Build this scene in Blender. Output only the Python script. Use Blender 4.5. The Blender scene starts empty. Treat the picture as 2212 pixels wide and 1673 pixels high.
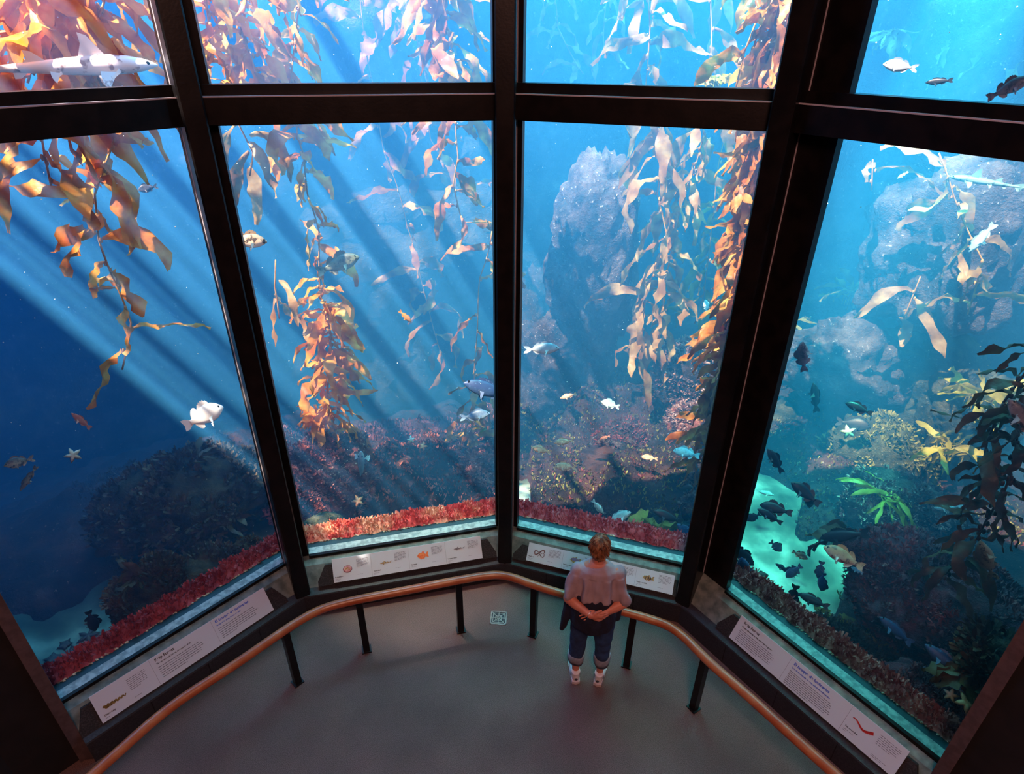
import bpy, bmesh, math, random
from mathutils import Vector, Matrix, noise as mnoise
from math import sin, cos, pi, radians, sqrt, atan2

scene = bpy.context.scene
COL = scene.collection
rnd = random.Random(7)
W, H = 2212, 1673

# ------------------------------------------------------------------ camera
F_PX, PITCH, ROLL, CAM_Z = 1331.58, radians(29.409), radians(0.418), 4.48
fwd = Vector((0, cos(PITCH), -sin(PITCH)))
rt0 = Vector((1, 0, 0)); up0 = rt0.cross(fwd)
right = rt0 * cos(ROLL) + up0 * sin(ROLL)
up = up0 * cos(ROLL) - rt0 * sin(ROLL)
CAM = Vector((0, 0, CAM_Z))
cd = bpy.data.cameras.new('camera'); cam = bpy.data.objects.new('camera', cd); COL.objects.link(cam)
cam.matrix_world = Matrix(((right.x, up.x, -fwd.x, 0), (right.y, up.y, -fwd.y, 0), (right.z, up.z, -fwd.z, CAM_Z), (0, 0, 0, 1)))
cd.sensor_width = 36; cd.lens = F_PX / W * 36; cd.clip_start = .05; cd.clip_end = 100
scene.camera = cam

def ray(px, py):
    return (fwd + right * ((px - W / 2) / F_PX) + up * ((H / 2 - py) / F_PX))
def at(px, py, D):
    "point on the sight line through a pixel at horizontal distance D from the camera"
    d = ray(px, py); return CAM + d * (D / sqrt(d.x ** 2 + d.y ** 2))
def at_z(px, py, z):
    d = ray(px, py); return CAM + d * ((z - CAM_Z) / d.z)

# ------------------------------------------------------------------ object helpers
def tag(o, label=None, cat=None, group=None, kind=None):
    if label: o['label'] = label
    if cat: o['category'] = cat
    if group: o['group'] = group
    if kind: o['kind'] = kind
    return o
def empty(name, loc=(0, 0, 0), label=None, cat=None, group=None):
    o = bpy.data.objects.new(name, None); COL.objects.link(o); o.location = loc
    o.empty_display_size = .1
    return tag(o, label, cat, group)
def link(name, me, parent=None):
    o = bpy.data.objects.new(name, me); COL.objects.link(o)
    if parent is not None: o.parent = parent
    return o
class MB:
    "collects shapes, then becomes one mesh object"
    def __init__(s): s.v = []; s.f = []; s.m = []; s.mi = 0; s.uv = {}
    def add(s, vs, fs, mi=None):
        k = len(s.v); s.v += [tuple(v) for v in vs]
        for f in fs: s.f.append(tuple(i + k for i in f)); s.m.append(s.mi if mi is None else mi)
    def box(s, a, b, mi=None):
        (x0, y0, z0), (x1, y1, z1) = a, b
        s.add([(x0,y0,z0),(x1,y0,z0),(x1,y1,z0),(x0,y1,z0),(x0,y0,z1),(x1,y0,z1),(x1,y1,z1),(x0,y1,z1)],
              [(3,2,1,0),(4,5,6,7),(0,1,5,4),(1,2,6,5),(2,3,7,6),(3,0,4,7)], mi)
    def prism(s, pts, z0, z1, mi=None):
        n = len(pts)
        s.add([(p[0],p[1],z0) for p in pts] + [(p[0],p[1],z1) for p in pts],
              [tuple(range(n))[::-1], tuple(range(n, 2*n))] + [(i,(i+1)%n,(i+1)%n+n,i+n) for i in range(n)], mi)
    def hexa(s, p, mi=None):
        s.add(p, [(3,2,1,0),(4,5,6,7),(0,1,5,4),(1,2,6,5),(2,3,7,6),(3,0,4,7)], mi)
    def tube(s, pts, rad, n=8, mi=None, cap=True, flat=1.0):
        pts = [Vector(p) for p in pts]; m = len(pts)
        if not hasattr(rad, '__len__'): rad = [rad] * m
        vs = []; nrm = None
        for i, p in enumerate(pts):
            t = (pts[min(i+1, m-1)] - pts[max(i-1, 0)]).normalized()
            if nrm is None:
                a = Vector((0,0,1)) if abs(t.z) < .9 else Vector((1,0,0))
                nrm = t.cross(a).normalized()
            nrm = (nrm - t * nrm.dot(t)).normalized(); b = t.cross(nrm)
            for k in range(n):
                an = 2*pi*k/n
                vs.append(p + nrm*(cos(an)*rad[i]) + b*(sin(an)*rad[i]*flat))
        fs = [(i*n+k, i*n+(k+1)%n, (i+1)*n+(k+1)%n, (i+1)*n+k) for i in range(m-1) for k in range(n)]
        if cap: fs += [tuple(range(n))[::-1], tuple(range((m-1)*n, m*n))]
        s.add(vs, fs, mi)
    def ell(s, c, r, nu=10, nv=6, mi=None, rot=None):
        c = Vector(c); vs = []; fs = []
        def q(v):
            v = Vector(v)
            if rot is not None: v = rot @ v
            return c + v
        vs.append(q((0,0,r[2])))
        for j in range(1, nv):
            th = pi*j/nv
            for i in range(nu):
                ph = 2*pi*i/nu; vs.append(q((r[0]*sin(th)*cos(ph), r[1]*sin(th)*sin(ph), r[2]*cos(th))))
        vs.append(q((0,0,-r[2])))
        for i in range(nu): fs.append((0, 1+i, 1+(i+1)%nu))
        for j in range(nv-2):
            for i in range(nu): fs.append((1+j*nu+i, 1+(j+1)*nu+i, 1+(j+1)*nu+(i+1)%nu, 1+j*nu+(i+1)%nu))
        l = len(vs)-1; k = 1+(nv-2)*nu
        for i in range(nu): fs.append((l, k+(i+1)%nu, k+i))
        s.add(vs, fs, mi)
    def mesh(s, name, mats, smooth=False):
        me = bpy.data.meshes.new(name); me.from_pydata(s.v, [], s.f)
        for m in (mats if isinstance(mats, (list, tuple)) else [mats]): me.materials.append(m)
        me.polygons.foreach_set('material_index', s.m)
        if smooth: me.polygons.foreach_set('use_smooth', [True]*len(s.f))
        me.update(); return me
    def build(s, name, mats, parent=None, smooth=False):
        return link(name, s.mesh(name, mats, smooth), parent)

# ------------------------------------------------------------------ materials
def newmat(name):
    m = bpy.data.materials.new(name); m.use_nodes = True
    nt = m.node_tree; nt.nodes.clear()
    out = nt.nodes.new('ShaderNodeOutputMaterial')
    return m, nt, out
def N(nt, t, **kw):
    n = nt.nodes.new(t)
    for k, v in kw.items():
        if k in n.inputs: n.inputs[k].default_value = v
        else: setattr(n, k, v)
    return n
def L(nt, a, b): nt.links.new(a, b)
def c4(c): return (c[0], c[1], c[2], 1)
def ramp(nt, fac, stops, interp='LINEAR'):
    r = nt.nodes.new('ShaderNodeValToRGB'); r.color_ramp.interpolation = interp
    e = r.color_ramp.elements
    while len(e) < len(stops): e.new(.5)
    for k, (p, c) in enumerate(stops): e[k].position = p; e[k].color = c4(c)
    L(nt, fac, r.inputs['Fac']); return r.outputs['Color']
def pbr(name, col, rough=.6, metal=0, spec=.5, col2=None, scale=8, detail=4, bump=0, bscale=60, lo=.4, hi=.6):
    m, nt, out = newmat(name)
    b = N(nt, 'ShaderNodeBsdfPrincipled'); L(nt, b.outputs[0], out.inputs[0])
    b.inputs['Base Color'].default_value = c4(col); b.inputs['Roughness'].default_value = rough
    b.inputs['Metallic'].default_value = metal; b.inputs['Specular IOR Level'].default_value = spec
    tc = N(nt, 'ShaderNodeTexCoord')
    if col2:
        n = N(nt, 'ShaderNodeTexNoise', Scale=scale, Detail=detail); L(nt, tc.outputs['Object'], n.inputs['Vector'])
        L(nt, ramp(nt, n.outputs['Fac'], [(lo, col), (hi, col2)]), b.inputs['Base Color'])
    if bump:
        n = N(nt, 'ShaderNodeTexNoise', Scale=bscale, Detail=3); L(nt, tc.outputs['Object'], n.inputs['Vector'])
        bp = N(nt, 'ShaderNodeBump', Strength=bump, Distance=.01); L(nt, n.outputs['Fac'], bp.inputs['Height']); L(nt, bp.outputs[0], b.inputs['Normal'])
    return m
# ------------------------------------------------------------------ hall: window polygon
def v2(x, y): return Vector((x, y, 0))
PE = [v2(-3.13765, 2.66829), v2(-2.00325, 3.98541), v2(-1.80903, 4.07265), v2(-.14311, 4.47420),
      v2(.06179, 4.46357), v2(1.65747, 3.96088), v2(1.82977, 3.70411), v2(2.79465, 2.29827)]
def isect(a, b, c, d):
    r = b - a; s = d - c; q = c - a
    t = (q.x * s.y - q.y * s.x) / (r.x * s.y - r.y * s.x); return a + r * t
VX = [PE[0], isect(PE[0], PE[1], PE[2], PE[3]), isect(PE[2], PE[3], PE[4], PE[5]), isect(PE[4], PE[5], PE[6], PE[7]), PE[7]]
ZS, ZT, ZU, ZTOP = .45, 4.03, 4.24, 6.4
class Pane:
    def __init__(s, i):
        s.A, s.B = VX[i], VX[i+1]; s.w = (s.B - s.A).length
        s.u = (s.B - s.A).normalized(); s.n = Vector((s.u.y, -s.u.x, 0))
        s.g0 = (PE[2*i] - s.A).length; s.g1 = (PE[2*i+1] - s.A).length      # clear glass from g0 to g1
    def p(s, u, n, z): return s.A + s.u*u + s.n*n + Vector((0, 0, z))
    def box(s, mb, u0, u1, n0, n1, z0, z1, mi=None):
        q = s.p
        mb.hexa([q(u0,n1,z0), q(u1,n1,z0), q(u1,n0,z0), q(u0,n0,z0), q(u0,n1,z1), q(u1,n1,z1), q(u1,n0,z1), q(u0,n0,z1)], mi)
    def hit(s, px, py, n):
        "u, z where the sight line through a pixel meets the vertical plane at offset n"
        d = ray(px, py); o = s.A + s.n*n
        t = (o - CAM).dot(s.n) / d.dot(s.n); P = CAM + d*t
        return (P - s.A).dot(s.u), P.z
PN = [Pane(i) for i in range(4)]
NV = [PN[0].n] + [(PN[i].n + PN[i+1].n).normalized() for i in range(3)] + [PN[3].n]
def mitre(i, n):
    "polygon vertex i moved towards the viewer so both panes are offset by n"
    if i == 0: return VX[0] + PN[0].n*n
    if i == 4: return VX[4] + PN[3].n*n
    m = NV[i]; return VX[i] + m*(n / m.dot(PN[i].n))

M_steel = pbr('dark_painted_steel', (.0035, .003, .0035), .35, spec=.25, col2=(.008, .006, .006), scale=9, bump=.05)
M_bead = pbr('grey_gasket', (.42, .38, .42), .5)
M_conc = pbr('mottled_grey_concrete', (.08, .12, .115), .8, col2=(.20, .25, .23), scale=14, detail=8, lo=.35, hi=.65, bump=.15)
M_plinth = pbr('dark_speckled_rubber', (.012, .01, .011), .8, col2=(.05, .04, .042), scale=120, detail=2, lo=.45, hi=.75)
M_curb = pbr('dark_brown_baseboard', (.016, .015, .018), .6, col2=(.038, .034, .038), scale=90, detail=3, lo=.4, hi=.7)
M_wood = pbr('end_post_wood', (.075, .048, .048), .6, col2=(.11, .07, .068), scale=20)
M_wall = pbr('dark_wall', (.004, .0028, .003), .8, col2=(.009, .006, .006), scale=6)
M_strip = pbr('pale_sealant', (.20, .24, .23), .5, col2=(.40, .44, .42), scale=25, detail=6)
M_strip_dark = pbr('dark_teal_ledge', (.01, .05, .07), .6)

def glass_mat():
    m, nt, out = newmat('aquarium_glass')
    t = N(nt, 'ShaderNodeBsdfTransparent'); t.inputs[0].default_value = (.96, .985, .98, 1)
    g = N(nt, 'ShaderNodeBsdfGlossy', Roughness=.02)
    f = N(nt, 'ShaderNodeFresnel', IOR=1.25)
    mx = N(nt, 'ShaderNodeMixShader'); L(nt, f.outputs[0], mx.inputs[0]); L(nt, t.outputs[0], mx.inputs[1]); L(nt, g.outputs[0], mx.inputs[2])
    L(nt, mx.outputs[0], out.inputs[0]); return m
M_glass = glass_mat()

def carpet_mat():
    m, nt, out = newmat('grey_carpet')
    b = N(nt, 'ShaderNodeBsdfPrincipled', Roughness=.95); b.inputs['Specular IOR Level'].default_value = .1
    L(nt, b.outputs[0], out.inputs[0]); tc = N(nt, 'ShaderNodeTexCoord')
    fine = N(nt, 'ShaderNodeTexNoise', Scale=230, Detail=2); L(nt, tc.outputs['Object'], fine.inputs['Vector'])
    big = N(nt, 'ShaderNodeTexNoise', Scale=1.6, Detail=4); L(nt, tc.outputs['Object'], big.inputs['Vector'])
    c1 = ramp(nt, fine.outputs['Fac'], [(.32, (.085, .050, .045)), (.68, (.25, .148, .13))])
    c2 = ramp(nt, big.outputs['Fac'], [(.35, (.72, .75, .77)), (.65, (1, 1, 1))])
    mx = N(nt, 'ShaderNodeMix', data_type='RGBA', blend_type='MULTIPLY'); mx.inputs[0].default_value = 1
    L(nt, c1, mx.inputs[6]); L(nt, c2, mx.inputs[7]); L(nt, mx.outputs[2], b.inputs['Base Color'])
    bp = N(nt, 'ShaderNodeBump', Strength=.3, Distance=.004); L(nt, fine.outputs['Fac'], bp.inputs['Height']); L(nt, bp.outputs[0], b.inputs['Normal'])
    return m
M_carpet = carpet_mat()

# floor, ceiling, side walls
mb = MB(); fl = [mitre(i, .24) for i in range(5)]
mb.prism([v2(-3.9, -3.2), v2(3.9, -3.2), v2(3.9, 2.1)] + [fl[k] for k in (4, 3, 2, 1, 0)] + [v2(-3.9, 2.4)], -.2, 0)
tag(mb.build('floor', M_carpet), kind='structure')
mb = MB(); mb.prism([v2(-4.1, -3.4), v2(4.2, -3.4), v2(4.2, 2.3)] + [mitre(k, -.05) for k in (4, 3, 2, 1, 0)] + [v2(-4.1, 2.6)], ZTOP, ZTOP+.2)
tag(mb.build('ceiling', M_wall), kind='structure')
def wall(name, a, b, th, mat=M_wall, z0=-.2):
    a, b = Vector(a), Vector(b); t = (b-a).normalized(); n = Vector((t.y, -t.x, 0))*th
    m = MB(); m.prism([a, b, b+n, a+n], z0, ZTOP); return tag(m.build(name, mat), kind='structure')
eL = VX[0] + PN[0].u*-.02; eR = VX[4] + PN[3].u*.02
wall('wall_left', (-3.45, 2.42, 0), (-3.75, -3.2, 0), -.2)
wall('wall_right', (3.10, 2.02, 0), (3.55, -3.2, 0), .2)
wall('wall_rear', (-3.9, -3.2, 0), (3.9, -3.2, 0), .2)
# end posts carrying the outer panes
mb = MB(); PN[0].box(mb, -.07, 0, -.06, .20, -.2, ZTOP); tag(mb.build('trim_1', M_wood), kind='structure')
mb = MB(); PN[3].box(mb, PN[3].w, PN[3].w+.075, -.06, .10, -.2, ZTOP); tag(mb.build('trim_2', M_wood), kind='structure')
mb = MB(); PN[0].box(mb, -.45, -.0705, -.06, .17, -.2, ZTOP); tag(mb.build('trim_21', M_wall), kind='structure')
mb = MB(); PN[3].box(mb, PN[3].w+.0755, PN[3].w+.45, -.06, .085, -.2, ZTOP); tag(mb.build('trim_22', M_wall), kind='structure')

# pillars at the three corners
for k in (1, 2, 3):
    n = NV[k]; t = Vector((-n.y, n.x, 0)); c = VX[k]; hw, d0, d1 = .064, -.05, .285
    mb = MB(); q = lambda a, b, z: c + t*a + n*b + Vector((0, 0, z))
    b_ = .01
    mb.prism([q(hw, d0, 0), q(-hw, d0, 0), q(-hw, d1-b_, 0), q(-hw+b_, d1, 0), q(hw-b_, d1, 0), q(hw, d1-b_, 0)], .05, ZTOP)
    tag(mb.build('trim_%d' % (k+2), M_steel), kind='structure')
# transoms, one per bay
for k, P in enumerate(PN):
    a = 0 if k == 0 else .05; b = P.w - (0 if k == 3 else .05)
    mb = MB(); P.box(mb, a, b, -.05, .17, ZT, ZU-.06)
    tag(mb.build('trim_%d' % (k+6), M_steel), kind='structure')

# windows: frame (root) > glass_pane, gasket, sill_strip, sill_ledge
def window(name, P, k, z0, z1, lower):
    fr = MB(); j0 = max(P.g0, 0); j1 = min(P.g1, P.w)
    if j0 > .01: P.box(fr, 0, j0, -.04, .02, z0, z1)
    if j1 < P.w-.01: P.box(fr, j1, P.w, -.04, .02, z0, z1)
    if lower: P.box(fr, j0, j1, -.015, .03, z0-.035, z0); P.box(fr, j0, j1, -.03, .02, z1-.02, z1+.01)
    else: P.box(fr, 0, P.w, -.04, .06, ZU-.06, z0); P.box(fr, j0, j1, -.04, .02, z1-.05, z1)
    root = tag(fr.build(name, M_steel), kind='structure')
    g = MB(); g.add([P.p(j0, 0, z0), P.p(j1, 0, z0), P.p(j1, 0, z1), P.p(j0, 0, z1)], [(0, 1, 2, 3)])
    g.build('glass_pane', M_glass, root)
    gs = MB(); e = .009
    u0, u1 = .075 if k else .02, P.w - (.075 if k < 3 else .02)
    for uu, on in ((u0, k > 0), (u1, k < 3)):
        if on: P.box(gs, uu-e/2, uu+e/2, .02, .034, z0, z1)
    if not lower: P.box(gs, u0, u1, .165, .178, ZU-.062, ZU-.054)
    gs.build('gasket', M_bead, root)
    if lower:
        s = MB(); q = P.p
        s.add([q(j0, 0, z0), q(j1, 0, z0), q(j1+.03, -.075, z0+.004), q(j0-.03, -.075, z0+.004)], [(0, 1, 2, 3)])
        s.build('sill_strip', M_strip, root)
        s = MB(); P.box(s, j0-.1, j1+.1, -.15, -.0751, z0-.25, z0+.003)
        s.build('sill_ledge', M_strip_dark, root)
for k, P in enumerate(PN):
    window('window_%d' % (k+1), P, k, ZS, ZT, True)
    window('window_%d' % (k+5), P, k, ZU, ZTOP-.05, False)

# curb (baseboard) and sloping concrete ledge under each pane
for k, P in enumerate(PN):
    def off(n, z):
        return (mitre(k, n) + Vector((0, 0, z)), mitre(k+1, n) + Vector((0, 0, z)))
    prof = [(.03, 0), (.03, .415), (.085, .40), (.20, .235), (.24, .215), (.24, 0)]
    for nm, pr, mat in (('trim_%d' % (k+10), [(.0, .02), (.0, .432), (.09, .395), (.20, .235), (.20, .02)], M_conc),
                        ('baseboard_%s' % ('left', 'rear', 'front', 'right')[k], [(.201, 0), (.201, .236), (.27, .212), (.275, .20), (.275, 0)], M_curb)):
        mb = MB(); n = len(pr); vs = [off(*q)[0] for q in pr] + [off(*q)[1] for q in pr]
        mb.add(vs, [tuple(range(n)), tuple(range(n, 2*n))[::-1]] + [(i, i+n, (i+1) % n+n, (i+1) % n) for i in range(n)])
        if 'baseboard' in nm:
            for q in range(1, 4):
                f = q/4.0
                a, b = off(.2755, .0); a2, b2 = off(.2755, .2)
                x = a.lerp(b, f); x2 = a2.lerp(b2, f)
                mb.add([x-P.u*.003, x+P.u*.003, x2+P.u*.003, x2-P.u*.003], [(0, 1, 2, 3)], 1)
        tag(mb.build(nm, [mat, M_steel]), kind='structure')

# ------------------------------------------------------------------ handrail
M_rail = pbr('varnished_wood', (.36, .075, .022), .33, spec=.5, col2=(.46, .13, .045), scale=6, detail=5)
RZ = .6
rp = [(217,1660),(240,1639),(368,1525),(502,1441),(602,1371),(640,1346),(674,1326),(708,1311),(776,1295),(889,1274),(979,1256),(1047,1244),(1081,1242),(1115,1250),(1148,1263),
      (1208,1282),(1339,1320),(1387,1333),(1435,1348),(1459,1362),(1483,1381),(1500,1399),(1540,1439),(1607,1496),(1696,1577),(1785,1657)]
pts = [at_z(x, y, RZ) for x, y in rp]
pts = [pts[0] + (pts[0]-pts[2]).normalized()*1.6] + pts + [pts[-1] + (pts[-1]-pts[-3]).normalized()*1.6]
def smooth_path(p, n=4, it=2):
    for _ in range(it):
        p = [p[0]] + [q for a, b in zip(p, p[1:]) for q in (a.lerp(b, .25), a.lerp(b, .75))] + [p[-1]]
    return p
pts = [p - Vector((0, 0, .0)) for p in smooth_path(pts)]
rail_root = empty('handrail', (pts[len(pts)//2].x, pts[len(pts)//2].y, 0), 'low curved wooden handrail on black steel posts in front of the tank', 'handrail')
def child_local(o, root):
    o.parent = root; o.matrix_parent_inverse = root.matrix_basis.inverted(); return o
mb = MB(); mb.tube(pts, .034, 14); child_local(mb.build('rail', M_rail, None, True), rail_root)
for bx, by in ((641,1478), (796,1404), (999,1362), (1150,1370), (1354,1437), (1499,1527)):
    b = at_z(bx, by, 0)
    near = min(pts, key=lambda q: (q.x-b.x)**2 + (q.y-b.y)**2)
    b = Vector((near.x*.5 + b.x*.5, near.y*.5 + b.y*.5, 0))
    i = pts.index(near); t = (pts[i+1]-pts[i-1]).normalized(); nn = Vector((t.y, -t.x, 0)); w = .026
    mb = MB(); mb.prism([b-t*w-nn*w, b+t*w-nn*w, b+t*w+nn*w, b-t*w+nn*w], .001, RZ-.02)
    mb.prism([b-t*w*1.5-nn*w*1.5, b+t*w*1.5-nn*w*1.5, b+t*w*1.5+nn*w*1.5, b-t*w*1.5+nn*w*1.5], .001, .012)
    child_local(mb.build('post', M_steel), rail_root)
# ------------------------------------------------------------------ tank: seabed, rock walls, reef
def fbm(p, o=4, lac=2.1, gain=.5):
    a, s, t = 1.0, 0.0, 0.0
    for _ in range(o):
        s += a * mnoise.noise(p); t += a; p = p * lac; a *= gain
    return s / t
def sand_z(x, y): return -.5 - .9*max(0, sqrt(x*x+y*y) - (7.4 if x > 1.5 else 6.7)) + .10*mnoise.noise(Vector((x*.5, y*.5, 3))) + .02*mnoise.noise(Vector((x*2.5, y*2.5, 9)))
M_sand, nt_s, out_s = newmat('pale_sand')
b_s = N(nt_s, 'ShaderNodeBsdfPrincipled', Roughness=.9); L(nt_s, b_s.outputs[0], out_s.inputs[0]); g_s = N(nt_s, 'ShaderNodeNewGeometry')
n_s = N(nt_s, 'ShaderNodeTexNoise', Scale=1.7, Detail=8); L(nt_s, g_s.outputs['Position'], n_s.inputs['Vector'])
c_s = ramp(nt_s, n_s.outputs['Fac'], [(.38, (.05, .06, .06)), (.50, (.17, .18, .175)), (.62, (.50, .48, .48))])  # mottled sand; the palest patches imitate caustic light in the colour
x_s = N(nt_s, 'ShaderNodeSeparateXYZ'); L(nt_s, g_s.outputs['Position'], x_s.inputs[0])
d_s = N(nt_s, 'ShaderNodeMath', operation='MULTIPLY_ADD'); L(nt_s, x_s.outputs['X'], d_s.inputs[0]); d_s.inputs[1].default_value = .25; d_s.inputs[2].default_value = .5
w_s = ramp(nt_s, d_s.outputs[0], [(0, (.42, .70, .60)), (1, (1, 1, 1))])  # shade of the left bay put into the sand colour along X
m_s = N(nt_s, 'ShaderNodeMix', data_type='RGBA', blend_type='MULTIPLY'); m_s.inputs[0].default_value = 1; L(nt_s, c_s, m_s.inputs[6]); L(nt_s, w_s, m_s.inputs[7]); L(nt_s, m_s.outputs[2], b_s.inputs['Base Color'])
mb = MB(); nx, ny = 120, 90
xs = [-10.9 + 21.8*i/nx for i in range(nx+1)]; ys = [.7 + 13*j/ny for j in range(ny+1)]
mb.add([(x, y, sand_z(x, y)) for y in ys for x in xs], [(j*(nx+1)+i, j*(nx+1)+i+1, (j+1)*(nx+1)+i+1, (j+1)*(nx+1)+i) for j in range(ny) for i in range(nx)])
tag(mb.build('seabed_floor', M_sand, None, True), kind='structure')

def rock_mat(name, base, mid, hi, spk, spk_amt=.62, scale=5.0, top=None):
    m, nt, out = newmat(name)
    b = N(nt, 'ShaderNodeBsdfPrincipled', Roughness=.85); b.inputs['Specular IOR Level'].default_value = .15
    L(nt, b.outputs[0], out.inputs[0])
    geo = N(nt, 'ShaderNodeNewGeometry')
    n1 = N(nt, 'ShaderNodeTexNoise', Scale=scale, Detail=6, Roughness=.65); L(nt, geo.outputs['Position'], n1.inputs['Vector'])
    n2 = N(nt, 'ShaderNodeTexNoise', Scale=scale*7, Detail=4, Roughness=.7); L(nt, geo.outputs['Position'], n2.inputs['Vector'])
    c1 = ramp(nt, n1.outputs['Fac'], [(.34, base), (.5, mid), (.66, hi)])
    f2 = ramp(nt, n2.outputs['Fac'], [(spk_amt-.04, (0, 0, 0)), (spk_amt+.06, (1, 1, 1))])
    mx = N(nt, 'ShaderNodeMix', data_type='RGBA'); L(nt, f2, mx.inputs[0]); L(nt, c1, mx.inputs[6]); mx.inputs[7].default_value = c4(spk)
    L(nt, mx.outputs[2], b.inputs['Base Color'])
    bp = N(nt, 'ShaderNodeBump', Strength=.9, Distance=.05); L(nt, n2.outputs['Fac'], bp.inputs['Height']); L(nt, bp.outputs[0], b.inputs['Normal'])
    return m
R_red = rock_mat('rock_red_turf', (.012, .010, .010), (.14, .03, .03), (.40, .12, .09), (.85, .60, .5))
R_pink = rock_mat('rock_pink_coralline', (.014, .016, .018), (.06, .036, .04), (.14, .095, .095), (.72, .64, .66), .65)
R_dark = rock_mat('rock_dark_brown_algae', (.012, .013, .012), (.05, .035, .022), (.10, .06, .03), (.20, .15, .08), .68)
R_olive = rock_mat('rock_olive_turf', (.015, .02, .018), (.06, .065, .04), (.15, .14, .08), (.5, .48, .36), .66)
R_purple = rock_mat('rock_purple_turf', (.02, .016, .022), (.08, .03, .045), (.22, .06, .08), (.4, .2, .22), .66)
R_bed = rock_mat('reef_bed_rock', (.008, .008, .010), (.032, .016, .018), (.09, .036, .034), (.42, .32, .30), .68, 2.4)
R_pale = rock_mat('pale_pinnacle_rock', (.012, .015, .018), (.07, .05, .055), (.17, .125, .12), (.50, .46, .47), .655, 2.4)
R_wall = rock_mat('tank_rockwork', (.010, .012, .014), (.05, .045, .045), (.13, .11, .10), (.35, .33, .3), .66, 2.2)

# the far wall of the tank, a curved face of rough rockwork
mb = MB(); na, nz = 150, 60
def wallpt(i, j):
    a = radians(-98 + 196*i/na); z = -6 + 14.0*j/nz
    d = 10.9 + 1.0*fbm(Vector((a*5, z*.55, 1.7)), 4) + .5*fbm(Vector((a*22, z*2.2, 5)), 3)
    return (sin(a)*d, max(cos(a)*d, .72) , z)
mb.add([wallpt(i, j) for j in range(nz+1) for i in range(na+1)], [(j*(na+1)+i, j*(na+1)+i+1, (j+1)*(na+1)+i+1, (j+1)*(na+1)+i) for j in range(nz) for i in range(na)])
tag(mb.build('wall_back', R_wall, None, True), kind='structure')

A_red = pbr('red_algae', (.10, .012, .014), .7, col2=(.66, .20, .15), scale=5, lo=.45, hi=.66)
A_pink = pbr('pink_algae', (.12, .04, .045), .7, col2=(.62, .38, .36), scale=6, lo=.42, hi=.66)
A_maroon = pbr('maroon_algae', (.05, .010, .015), .7, col2=(.26, .055, .06), scale=6, lo=.4, hi=.62)
A_olive = pbr('olive_algae', (.08, .08, .02), .7, col2=(.34, .30, .08), scale=5, lo=.4, hi=.62)
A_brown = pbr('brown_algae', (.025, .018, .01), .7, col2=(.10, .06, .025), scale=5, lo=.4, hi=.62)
def sprig(mb, p, n, size, r, k=3):
    for _ in range(k):
        d = (n + Vector((r.uniform(-1, 1), r.uniform(-1, 1), r.uniform(-.3, .9)))*.8).normalized()
        s = d.cross(Vector((r.uniform(-1, 1), r.uniform(-1, 1), r.uniform(-1, 1)))).normalized()
        l = size*r.uniform(.6, 1.3); w = l*.16; c = d.cross(s)*l*r.uniform(-.3, .3)
        a, b_, e = p, p + d*l*.55 + c*.4, p + d*l + c
        mb.add([a - s*w*.4, a + s*w*.4, b_ + s*w, b_ - s*w, e + s*w*.9 + d*l*.1, e - s*w*.9], [(0, 1, 2, 3), (3, 2, 4, 5)])

# rocky reef bed that covers the far seabed and leaves the sand bare near the glass
def sstep(a, b, x):
    t = max(0, min(1, (x-a)/(b-a))); return t*t*(3-2*t)
def bed_z(x, y):
    az = math.degrees(atan2(x, y)); D = sqrt(x*x + y*y)
    lim = 6.1 if az < -19 else (5.35 if az < -3 else (6.3 if az < 2.2 else (5.5 if az < 20 else (6.9 if az < 31 else (6.2 if az < 37 else 4.7)))))
    lim += .25*mnoise.noise(Vector((az*.2, 3, 1))) + .22*mnoise.noise(Vector((az*.7, D*1.5, 6)))
    t = sstep(lim-.25, lim+.45, D)
    h = -.85 + .50*t + (.10 if az < -2 else .11)*max(0, D-lim)*t + .34*fbm(Vector((x*1.1, y*1.1, 4)), 5)*(.3+t) + .07*mnoise.noise(Vector((x*6, y*6, 2)))*t
    if az < 8: h -= .55*max(0, D - lim - 1.4)*sstep(8, 3, az)
    elif az > 22: h -= .25*max(0, D - lim - 1.6)*sstep(22, 28, az)
    return h
mb = MB(); na, nd = 260, 90
def bp(i, j):
    a = radians(-80 + 160*i/na); D = 4.3 + 7.2*(j/nd)**1.25
    x, y = sin(a)*D, cos(a)*D; return Vector((x, y, bed_z(x, y)))
bv = [bp(i, j) for j in range(nd+1) for i in range(na+1)]
mb.add(bv, [(j*(na+1)+i, j*(na+1)+i+1, (j+1)*(na+1)+i+1, (j+1)*(na+1)+i) for j in range(nd) for i in range(na)])
bed_o = tag(mb.build('reef_ground', R_bed, None, True), kind='structure')
r_ = random.Random(5); tb = {0: MB(), 1: MB(), 2: MB(), 3: MB()}
for _ in range(26000):
    a = radians(r_.uniform(-42, 48)); D = 4.6 + 4.4*r_.random()**1.2; x, y = sin(a)*D, cos(a)*D; z = bed_z(x, y)
    if z < sand_z(x, y) + .03: continue
    f = mnoise.noise(Vector((x*1.4, y*1.4, 7)))
    if f < -.5: continue
    k = 2 if a < radians(-28) else (1 if a > radians(1) else 0)
    if k == 1 and r_.random() < .55: k = 3
    sprig(tb[k], Vector((x, y, z)), Vector((0, 0, 1)), r_.uniform(.02, .045), r_, 3)
for k, m_ in ((0, A_red), (1, A_maroon), (2, A_brown), (3, A_olive)): t = tb[k].build('algae_turf', m_, bed_o); t['kind'] = 'stuff'
_ico = {}
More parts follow.
